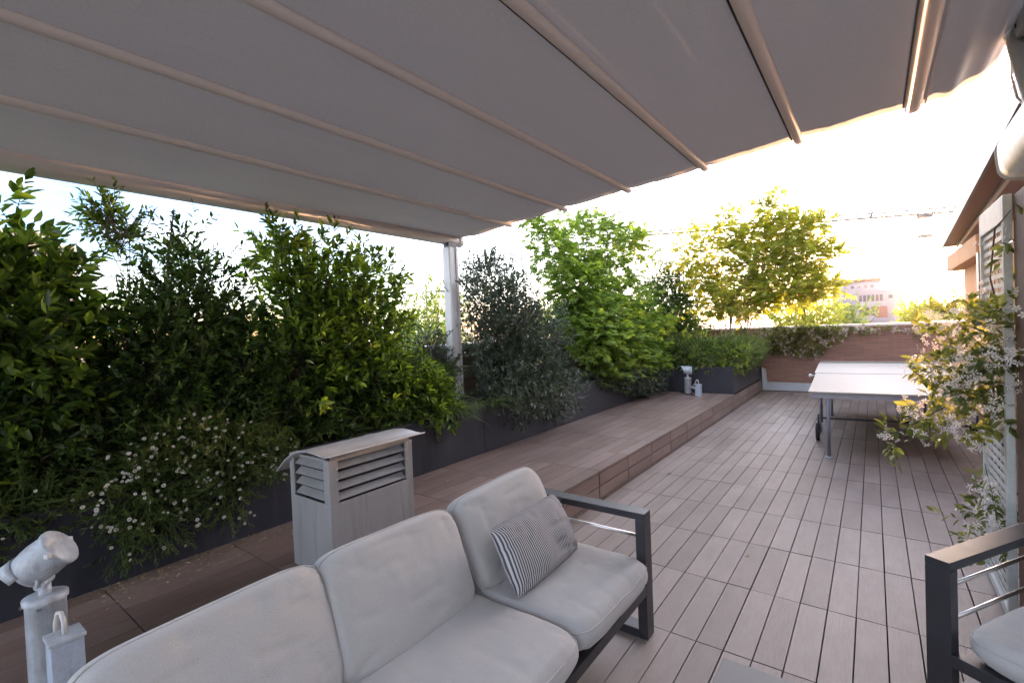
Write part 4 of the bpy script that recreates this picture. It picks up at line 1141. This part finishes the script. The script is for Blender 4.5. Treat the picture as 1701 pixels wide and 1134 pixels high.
shrub('maple_tree', 'wide golden green maple in the far corner lit by the low sun', 'tree', [(-2.35, 10.6, zs0), (-2.2, 10.75, zs0), (-2.5, 10.8, zs0)],
      [(-2.25, 10.7, 2.05, .70, .5, .32), (-1.35, 10.8, 2.25, .65, .5, .30), (-2.85, 10.75, 2.55, .50, .4, .24), (-3.25, 10.8, 3.0, .34, .3, .16, .8), (-2.9, 10.8, 3.55, .30, .25, .16, .8), (-1.85, 10.8, 2.75, .55, .5, .28), (-1.0, 10.8, 2.85, .55, .45, .28), (-2.6, 10.8, 3.1, .40, .35, .22, .8),
       (-2.05, 10.75, 3.35, .40, .35, .25), (-1.35, 10.8, 3.35, .48, .4, .30), (-3.15, 10.8, 3.4, .42, .25, .13, .8), (-2.35, 10.8, 3.8, .22, .25, .26, .9), (-1.55, 10.8, 3.85, .30, .3, .22, .8), (-0.75, 10.8, 3.45, .32, .3, .18, .8), (-0.8, 10.8, 2.25, .35, .35, .22, .8)],
      2800, 7, 0.078, 0.5, M['L_gold'], 'trees in the far corner planter', tw_len=0.26, upness=0.25, kind='palm', n_br=32, r0=0.017, shoots=40, shoot_len=0.4, barkm=M['bark_light'], shell=1.9)
shrub('feathery_bush', 'low feathery green bushes filling the far corner planter', 'shrub', [(-2.8, 9.9, zs0), (-2.3, 10.2, zs0)],
      [(-2.9, 9.85, 0.98, .45, .35, .30), (-2.3, 9.9, 0.98, .40, .4, .32), (-2.15, 10.6, 0.98, .30, .6, .28), (-3.3, 9.9, 1.0, .35, .4, .3), (-2.15, 11.4, 0.95, .25, .5, .22)],
      2300, 10, 0.075, 0.16, M['L_grass'], None, tw_len=0.16, upness=0.6, n_br=20, spread=0.9)

shrub('feathery_bush', 'loose light green bush leaning over the front of the far corner planter', 'shrub', [(-2.6, 9.75, zs0)],
      [(-2.65, 9.62, 0.92, .55, .22, .22), (-2.2, 9.75, 0.95, .25, .3, .25), (-3.1, 9.7, 1.05, .35, .25, .3)], 480, 9, 0.07, 0.22, M['L_maple'], None, tw_len=0.2, upness=0.3, n_br=12, shoots=16, shoot_len=.3)
def grass_clump(name, label, cat, roots, n_per, length, width, group=None, m=None, lean=0.5, droop=0.9, out_bias=None):
    o = empty(name, roots[0], label, cat, group)
    blades('blades', roots, n_per, length, width, m or M['L_grass'], o, lean, droop, out_bias)
    mb = MB()
    for r_ in roots:
        for q in range(2):
            mb.tube([r_, (r_[0] + random.uniform(-.05, .05), r_[1] + random.uniform(-.05, .05), r_[2] + length * 0.35)], [0.004, 0.002], n=4, cap=False)
    mb.build('stems', M['L_grass'], o)
    return o
def rts(x0, x1, y0, y1, n, z=zs0, dz=0.0):
    return [(random.uniform(x0, x1), random.uniform(y0, y1), z + random.uniform(0, dz)) for _ in range(n)]
G2 = 'grassy plants along the planter edge'
grass_clump('bamboo_clump', 'pale bamboo shoots arching over the planter edge below the green maple', 'bamboo', rts(-3.6, -3.42, 6.7, 7.9, 34, 0.6, 0.5), 9, 0.22, 0.016, G2, lean=0.9, droop=1.0, out_bias=(.5, 0, 0))
grass_clump('spider_plant', 'long arching leaves left of the tall bright shrub above the chimney cap', 'plant', rts(-3.65, -3.5, 1.9, 2.3, 9, 0.72, 0.35), 14, 0.34, 0.017, G2, out_bias=(.4, 0, 0))
grass_clump('spider_plant', 'strap leaved plant beside the chimney growing under the dark hedge', 'plant', rts(-3.65, -3.5, 2.5, 2.95, 8, 0.72, 0.25), 13, 0.26, 0.014, G2, out_bias=(.4, 0, 0))
grass_clump('spider_plant', 'tuft of bright narrow leaves at the foot of the awning post', 'plant', rts(-3.85, -3.6, 3.7, 4.1, 9, 0.8, 0.4), 12, 0.30, 0.015, G2, out_bias=(.2, 0, 0))
grass_clump('trailing_grass', 'dark grass tuft drooping over the planter right of the chimney', 'plant', rts(-3.56, -3.46, 3.1, 4.5, 26, 0.72, 0.08), 16, 0.26, 0.010, G2, out_bias=(.8, 0, 0), droop=1.35)
grass_clump('spider_plant', 'narrow leaved plant standing among the daisies near the chimney', 'plant', rts(-3.6, -3.5, 1.5, 1.8, 5, 0.72, 0.2), 12, 0.28, 0.014, G2, out_bias=(.4, 0, 0))
shrub('fern_bush', 'low bright fern like bush between the tall shrub and the awning post', 'shrub', (-3.8, 3.3, zs0),
      [(-3.72, 3.25, 1.0, .22, .35, .28), (-3.6, 3.35, 0.85, .16, .35, .16)], 420, 10, 0.075, 0.34, M['L_big'], G1, tw_len=0.16, n_br=10)
shrub('hedge_undergrowth', 'dense dark undergrowth at the foot of the left shrubs', 'undergrowth', [(-3.9, 0.6, zs0)],
      [(-3.8, 0.3, 0.95, .34, .8, .34), (-3.8, 1.6, 0.95, .34, .8, .30), (-3.75, 2.7, 0.92, .28, .7, .28)], 1900, 9, 0.045, 0.4, M['L_dark'], None, tw_len=0.14, n_br=20)

# daisies spilling over the front of the long planter
def daisy_mesh():
    V, Fc, mi = [], [], []
    n = 9
    for k in range(n):
        a = 2 * math.pi * k / n; w = 0.27
        ca, sa = math.cos(a), math.sin(a)
        b = len(V)
        V += [(0.25 * math.cos(a - w), 0.25 * math.sin(a - w), 0.02), (math.cos(a - w * .8), math.sin(a - w * .8), 0.12),
              (math.cos(a + w * .8), math.sin(a + w * .8), 0.12), (0.25 * math.cos(a + w), 0.25 * math.sin(a + w), 0.02)]
        Fc.append((b, b + 1, b + 2, b + 3)); mi.append(0)
    b = len(V)
    for r_, z in ((0.40, 0.05), (0.24, 0.15)):
        for k in range(8):
            a = 2 * math.pi * k / 8
            V.append((r_ * math.cos(a), r_ * math.sin(a), z))
    for k in range(8): Fc.append((b + k, b + (k + 1) % 8, b + 8 + (k + 1) % 8, b + 8 + k)); mi.append(1)
    Fc.append(tuple(b + 8 + k for k in range(8))); mi.append(1)
    me = bpy.data.meshes.new('daisy_flower'); me.from_pydata(V, [], Fc)
    me.materials.append(M['petal']); me.materials.append(M['yolk'])
    me.polygons.foreach_set('material_index', mi); me.update()
    return me
DM = daisy_mesh()
def daisy_plant(label, E, n_tw, n_fl, seed):
    rs = random.Random(seed)
    cy = E[0][1]
    o = shrub('daisy_plant', label, 'plant', (-3.55, cy, zs0), E, n_tw, 10, 0.026, 0.22, M['L_daisy'], 'trailing daisies over the planter edge',
              tw_len=0.10, upness=0.0, n_br=14, r0=0.004, barkm=M['L_daisy'])
    P, d, k = in_ellipsoids(E, n_fl * 6, 6.0)
    keep = P[(d[:, 0] > 0.15)][:n_fl]; dd = d[(d[:, 0] > 0.15)][:n_fl]
    of = origin(o)
    for p, q in zip(keep, dd):
        f = bpy.data.objects.new('flower', DM); COL.objects.link(f); f.parent = o
        f.location = Vector(p) + Vector(q) * 0.035 - of
        dirv = Vector((0.7 + rs.uniform(-.3, .3), -0.35 + rs.uniform(-.4, .4), 0.6 + rs.uniform(-.3, .3)))
        f.rotation_mode = 'QUATERNION'; f.rotation_quaternion = dirv.to_track_quat('Z', 'Y')
        s_ = rs.uniform(0.0070, 0.0120); f.scale = (s_, s_, s_)
    return o
daisy_plant('feathery green trailing plant with few white flowers at the far left of the planter', [(-3.50, 0.30, 0.80, .15, .40, .12), (-3.45, 0.05, 0.72, .12, .4, .14)], 520, 9, 1)
daisy_plant('trailing daisies hanging lowest over the planter left of the chimney', [(-3.46, 0.95, 0.76, .15, .36, .20), (-3.41, 0.98, 0.58, .08, .24, .17), (-3.42, 0.80, 0.52, .05, .10, .13)], 640, 99, 2)
daisy_plant('highest trailing daisies scattered up into the dark hedge left of the chimney', [(-3.52, 1.15, 0.98, .12, .42, .14), (-3.44, 1.62, 0.80, .10, .20, .16)], 420, 80, 4)
daisy_plant('trailing daisies bunched beside the left face of the chimney', [(-3.46, 1.40, 0.86, .15, .34, .20), (-3.41, 1.36, 0.62, .08, .16, .20), (-3.48, 1.15, 1.0, .12, .25, .12)], 640, 99, 3)

# ------------------------------------------------------------------ jasmine
def star_flower_mesh(P, D, size, name, parent):
    n = len(P); D = unit(D)
    up = np.tile([0.1, 0.3, 1.0], (n, 1)) + RNG.normal(size=(n, 3)) * 0.3
    S = unit(np.cross(D, up)); N = np.cross(S, D)
    V = np.empty((n, 5, 4, 3))
    for k in range(5):
        a = 2 * math.pi * k / 5
        d = S * math.cos(a) + N * math.sin(a); e = -S * math.sin(a) + N * math.cos(a)
        sz = (size * (0.8 + 0.5 * RNG.random(n)))[:, None]
        V[:, k, 0] = P; V[:, k, 1] = P + d * sz * .6 + e * sz * .22 + D * sz * .1
        V[:, k, 2] = P + d * sz + D * sz * .05; V[:, k, 3] = P + d * sz * .6 - e * sz * .16 + D * sz * .12
    return fast_mesh(name, V.reshape(-1, 3), 4, np.arange(n * 20), [M['petal']], parent)
def jasmine(label, stems, E, n_tw, n_fl, lsize, fsize, face, group, seed=0, per=8):
    o = empty('jasmine_vine', stems[0][0], label, 'vine', group)
    P, d, k = in_ellipsoids(E, n_tw, 2.0)
    B, D, S, T0, T1 = twigs(P, d, 0.11, per, 0.1, 0.9, lsize)
    leaves('foliage', B, D, S, 0.46, M['L_jas'], o)
    P, d, k = in_ellipsoids([list(e[:3]) + [e[3] * 1.12, e[4] * 1.12, e[5] * 1.12] + list(e[6:]) for e in E], n_fl, 5.0)
    d2 = unit(d + np.array(face) * 1.2 + RNG.normal(size=d.shape) * 0.3)
    # blossoms come in clusters
    P = np.repeat(P, 4, axis=0) + RNG.normal(size=(len(P) * 4, 3)) * fsize * 1.1
    d2 = np.repeat(d2, 4, axis=0) + RNG.normal(size=P.shape) * 0.4
    star_flower_mesh(P, d2, fsize, 'blossoms', o)
    mb = MB()
    for st in stems: mb.tube(st, [0.004] * (len(st) - 1) + [0.0015], n=6)
    mb.build('stems', M['bark'], o)
    return o
jasmine('jasmine with white blossoms hanging over the left part of the far brick wall', [[(-2.0, 12.1, 0.75), (-1.6, 12.2, 1.2), (-0.6, 12.22, 1.3)]],
        [(-1.75, 12.2, 1.15, .38, .12, .26), (-1.2, 12.22, 1.1, .42, .10, .30), (-0.75, 12.22, 1.25, .32, .08, .16), (-1.3, 12.2, 1.32, .8, .09, .12)], 700, 240, 0.060, 0.024, (0, -1, .1), 'jasmine vines')
jasmine('thin line of jasmine trailing under the coping right of the far wall', [[(-0.6, 12.22, 1.3), (0.3, 12.24, 1.33), (1.2, 12.24, 1.30)]],
        [(-0.1, 12.24, 1.33, .45, .05, .05), (0.8, 12.24, 1.32, .5, .05, .05), (0.75, 12.24, 1.25, .12, .05, .07)], 110, 70, 0.045, 0.022, (0, -1, .1), 'jasmine vines')
jasmine('big jasmine bush in blossom growing through the lattice and reaching over the table', [
        [(0.60, 3.75, 0.02), (0.58, 3.8, 0.8), (0.5, 3.7, 1.4), (0.35, 3.6, 1.6)],
        [(0.58, 3.8, 0.9), (0.40, 3.65, 1.15), (0.2, 3.6, 1.0), (0.05, 3.58, 0.88)],
        [(0.58, 3.8, 1.0), (0.66, 3.3, 1.55), (0.62, 3.1, 1.7)]],
        [(0.40, 3.62, 1.50, .17, .22, .19), (0.46, 3.6, 1.28, .20, .25, .20), (0.34, 3.58, 1.30, .15, .16, .13), (0.42, 3.6, 1.05, .15, .2, .16), (0.25, 3.58, 1.08, .13, .12, .09),
         (0.55, 3.35, 1.5, .10, .25, .2), (0.14, 3.58, 0.96, .10, .08, .045, 1.6), (0.05, 3.58, 0.885, .06, .06, .03, 2.5)],
        225, 260, 0.052, 0.019, (-.5, -.8, .2), 'jasmine vines', per=7)
jasmine('small jasmine tuft low on the lattice above the armchair arm', [[(0.57, 3.7, 0.02), (0.53, 3.72, 0.5), (0.48, 3.66, 0.78)]],
        [(0.48, 3.62, 0.44, .08, .14, .12), (0.49, 3.64, 0.62, .06, .1, .07)], 42, 55, 0.045, 0.018, (-.5, -.8, .2), 'jasmine vines', per=6)
jasmine('sparse leafy jasmine shoot near the top of the lattice', [[(0.6, 3.7, 1.3), (0.52, 3.7, 1.8), (0.52, 3.55, 2.05), (0.54, 3.3, 2.1)]],
        [(0.52, 3.66, 1.98, .05, .18, .10), (0.55, 3.3, 2.0, .05, .15, .12), (0.52, 3.7, 1.75, .04, .08, .06)], 7, 4, 0.050, 0.016, (-.5, -.8, .2), 'jasmine vines', per=6)

# ------------------------------------------------------------------ things beyond the terrace
G3 = 'trees beyond the parapet'
def far_tree(label, x, y, z0, ztop, r, m, n=900, leaf=0.28, name='park_tree', seed=0):
    zc_ = (ztop + z0) / 2 + (ztop - z0) * 0.12
    hz_ = (ztop - zc_)
    rs = random.Random(seed)
    E = [(x, y, zc_, r * .8, r * .8, hz_ * .85)]
    for k in range(7):
        a = rs.uniform(0, 6.28)
        E.append((x + r * .55 * math.cos(a), y + r * .55 * math.sin(a), zc_ + rs.uniform(-.45, .6) * hz_, r * .45, r * .45, hz_ * .38))
    o = empty(name, (x, y, -10), label, 'tree', G3)
    P, d, k = in_ellipsoids(E, n, 2.2)
    B, D, S, T0, T1 = twigs(P, d, leaf * 3, 9, 0.3, 0.9, leaf)
    leaves('crown', B, D, S, 0.55, m, o)
    mb = MB(); mb.tube([(x, y, -10), (x + .1, y, -4), (x, y, zc_)], [0.35, 0.25, 0.12], n=8)
    for i in range(0, len(T1), max(1, len(T1) // 24)):
        t_ = Vector(T1[i]); b_ = Vector((x, y, zc_ - hz_ * .6)); mb.tube([b_, b_.lerp(t_, .5) + Vector((0, 0, .3)), t_], [0.09, 0.05, 0.01], n=5, cap=False)
    mb.build('trunk', M['bark'], o)
    return o
far_tree('rounded light green tree behind the far wall between maple and white building', -2.9, 30, -3, 3.9, 2.1, M['L_gold'], 900, 0.16, seed=1)
far_tree('low light green tree just left of the white building', -1.6, 33, -4, 2.6, 1.8, M['L_far'], 700, 0.16, seed=2)
far_tree('tall pale tree seen between the bright shrub and the awning post', -24, 22, -8, 5.2, 3.4, M['L_far'], 1300, 0.22, seed=3)
far_tree('dark narrow tree just behind the tall bright shrub', -17, 13.5, -8, 3.9, 1.5, M['L_dark'], 800, 0.18, seed=4)
far_tree('low yellow green tree top seen over the left parapet coping', -13, 12.5, -7, 1.75, 2.0, M['L_far'], 900, 0.14, seed=5)
far_tree('broad pale tree behind the grey green bush and the green maple', -17, 26, -8, 3.6, 3.5, M['L_far'], 1100, 0.22, seed=6)
far_tree('broad tree showing through the gaps of the left hedge', -18, 7.0, -8, 2.6, 3.6, M['L_far'], 1100, 0.22, seed=7)
far_tree('tree beyond the parapet behind the dark cone shaped shrub', -13, 3.2, -8, 2.3, 2.6, M['L_dark'], 900, 0.18, seed=8)
far_tree('light tree filling the gap behind the dark evergreen', -10.5, 29, -8, 3.2, 2.8, M['L_far'], 900, 0.2, seed=9)
far_tree('low orange lit tree just right of the white building', 3.6, 55, -8, 2.8, 2.6, M['L_gold'], 1800, 0.30, seed=10)
far_tree('wide dark tree under the sun beside the house wall', 6.0, 52, -8, 3.0, 2.8, M['L_gold'], 1800, 0.30, seed=11)

# white apartment building
BW = empty('white_building', (-0.6, 92, -10), 'white stepped apartment building with balconies on the horizon left of the sun', 'building')
mw = mat('white_render', (0.22, 0.25, 0.33), 0.8, var=0.05, scale=0.4)
mwp = mat('pink_render', (0.22, 0.22, 0.27), 0.8, var=0.05, scale=0.4)
mred = mat('terracotta_panel', (0.18, 0.07, 0.06), 0.8, var=0.1, scale=1)
mgl = mat('dark_window_glass', (0.04, 0.04, 0.06), 0.15, spec=0.7)
MB().bb(-5.0, -3.45, 90.6, 98, -10, 7.8).build('stair_tower', mw, BW)
MB().bb(-3.45, 1.0, 91.2, 98, -10, 6.9).build('wall', mw, BW)
MB().bb(-3.6, 1.15, 90.9, 98, 6.9, 7.35).build('roof', mred, BW)
MB().bb(-1.9, 3.4, 90.0, 97.9, -10, 5.55).build('wall', mwp, BW)
MB().bb(3.4, 4.0, 90.6, 97.9, -10, 5.2).build('wall', mwp, BW)
MB().bb(-1.9, 1.6, 89.4, 89.999, 3.05, 3.35).bb(-1.9, 1.6, 89.4, 89.46, 3.35, 3.75).build('balcony', mw, BW)
MB().bb(-1.9, 1.6, 89.4, 89.999, 0.95, 1.25).bb(-1.9, 0.4, 89.4, 89.46, 1.25, 1.6).build('balcony', mw, BW)
MB().bb(0.45, 1.75, 89.35, 89.999, 1.3, 3.0).build('terracotta_bay', mred, BW)
for i in range(6):
    fr = MB().bb(-1.6 + i * 0.5, -1.25 + i * 0.5, 89.93, 89.995, 3.8, 4.75).build('window', mgl, BW)
for i in range(4):
    MB().bb(-2.6 + i * 0.8, -2.2 + i * 0.8, 91.13, 91.195, 5.9, 6.3).build('window', mgl, BW)
MB().bb(-1.6, -0.35, 89.93, 89.995, 1.7, 2.9).build('window', mgl, BW)
MB().bb(-0.2, 0.35, 89.93, 89.995, 1.7, 2.9).build('window', mgl, BW)
MB().bb(-4.5, -4.0, 90.53, 90.595, 5.9, 6.9).build('window', mgl, BW)
MB().bb(1.9, 2.4, 89.93, 89.995, 4.1, 4.6).build('window', mgl, BW)
MB().tube([(-4.4, 93, 7.8), (-4.4, 93, 8.6)], 0.06, n=6).tube([(-4.7, 93, 8.3), (-3.8, 93, 8.6)], 0.05, n=6).build('antenna', M['dark_metal'], BW)

BB = empty('beige_building', (-42, 5, -10), 'beige flat roofed building showing above the leftmost shrub', 'building')
mbg = mat('beige_render', (0.50, 0.42, 0.36), 0.85, var=0.06, scale=0.4)
MB().bb(-48, -40, -6, 6.3, -10, 8.1).bb(-48, -39.6, -6.3, 6.6, 8.1, 8.6).build('wall', mbg, BB)
MB().bb(-48, -41, 6.6, 8.0, -10, 8.2).build('wall', mbg, BB)
for i in range(6):
    for z in (1.0, 4.0, 6.6):
        MB().bb(-40.0, -39.93, -4.5 + i * 1.8, -3.6 + i * 1.8, z, z + 1.3).build('window', mgl, BB)

# tower crane jib with hanging blocks
CR = empty('tower_crane', (14, 62, -10), 'thin tower crane jib crossing the white sky towards the house roof', 'crane')
j0, j1 = Vector((-26, 60, 13.35)), Vector((14, 62, 10.6))
mcr = mat('crane_paint', (0.10, 0.09, 0.09), 0.6)
mb = MB()
up_ = Vector((0, 0, 0.42)); sdv = Vector((0, 0.3, 0))
for off in (Vector((0, 0, 0)), sdv, up_):
    mb.tube([j0 + off, j1 + off], 0.11, n=4)
for i in range(70):
    a = j0.lerp(j1, i / 70); b = j0.lerp(j1, (i + .5) / 70); c = j0.lerp(j1, (i + 1) / 70)
    mb.tube([a, b + up_], 0.05, n=3, cap=False); mb.tube([b + up_, c], 0.05, n=3, cap=False)
mb.build('jib', mcr, CR)
MB().tube([j0 + Vector((8, 0, 1.6)), j1 + Vector((0, 0, 1.9))], 0.06, n=4).build('stay_cable', mcr, CR)
MB().box(j0.lerp(j1, 0.755) + Vector((0, 0, -0.2)), (1.2, 0.8, 0.4)).tube([j0.lerp(j1, 0.65), j0.lerp(j1, 0.655) + Vector((0.1, 0, 1.0))], [0.15, 0.05], n=5).build('trolley', mcr, CR, bevel=0.08)
MB().box(j0.lerp(j1, 0.755) + Vector((0, 0, -2.15)), (1.15, 0.5, 0.32)).tube([j0.lerp(j1, 0.755) + Vector((0, 0, -0.3)), j0.lerp(j1, 0.755) + Vector((0, 0, -2.0))], 0.012, n=4).build('hook_block', mcr, CR, bevel=0.06)
MB().bb(13.2, 14.8, 61.2, 62.8, -10, 14).build('mast', mcr, CR)

SL = empty('street_lamp', (-30, 29, -10), 'thin street lamp far off just left of the awning post', 'street lamp')
MB().tube([(-30.5, 28.5, -10), (-30.5, 28.5, 5.2)], [0.12, 0.07], n=6).tube([(-30.5, 28.5, 5.2), (-29.3, 29.2, 5.25)], 0.06, n=6).build('pole', mcr, SL)
MB().box((-29.2, 29.3, 5.2), (0.7, 0.3, 0.14)).build('lamp_head', mcr, SL)

# ------------------------------------------------------------------ evening haze
hz = MB(); hz.bb(-410, 410, -410, 410, -11.3, 18.0)
m = bpy.data.materials.new('haze_air'); m.use_nodes = True
nt = m.node_tree; nt.nodes.clear()
ho = nt.nodes.new('ShaderNodeOutputMaterial'); pv = nt.nodes.new('ShaderNodeVolumePrincipled')
pv.inputs['Color'].default_value = (0.95, 0.93, 0.92, 1); pv.inputs['Density'].default_value = 0.00010
pv.inputs['Anisotropy'].default_value = 0.88
nt.links.new(pv.outputs[0], ho.inputs['Volume'])
single(hz, 'haze', m, None, None, kind='stuff')
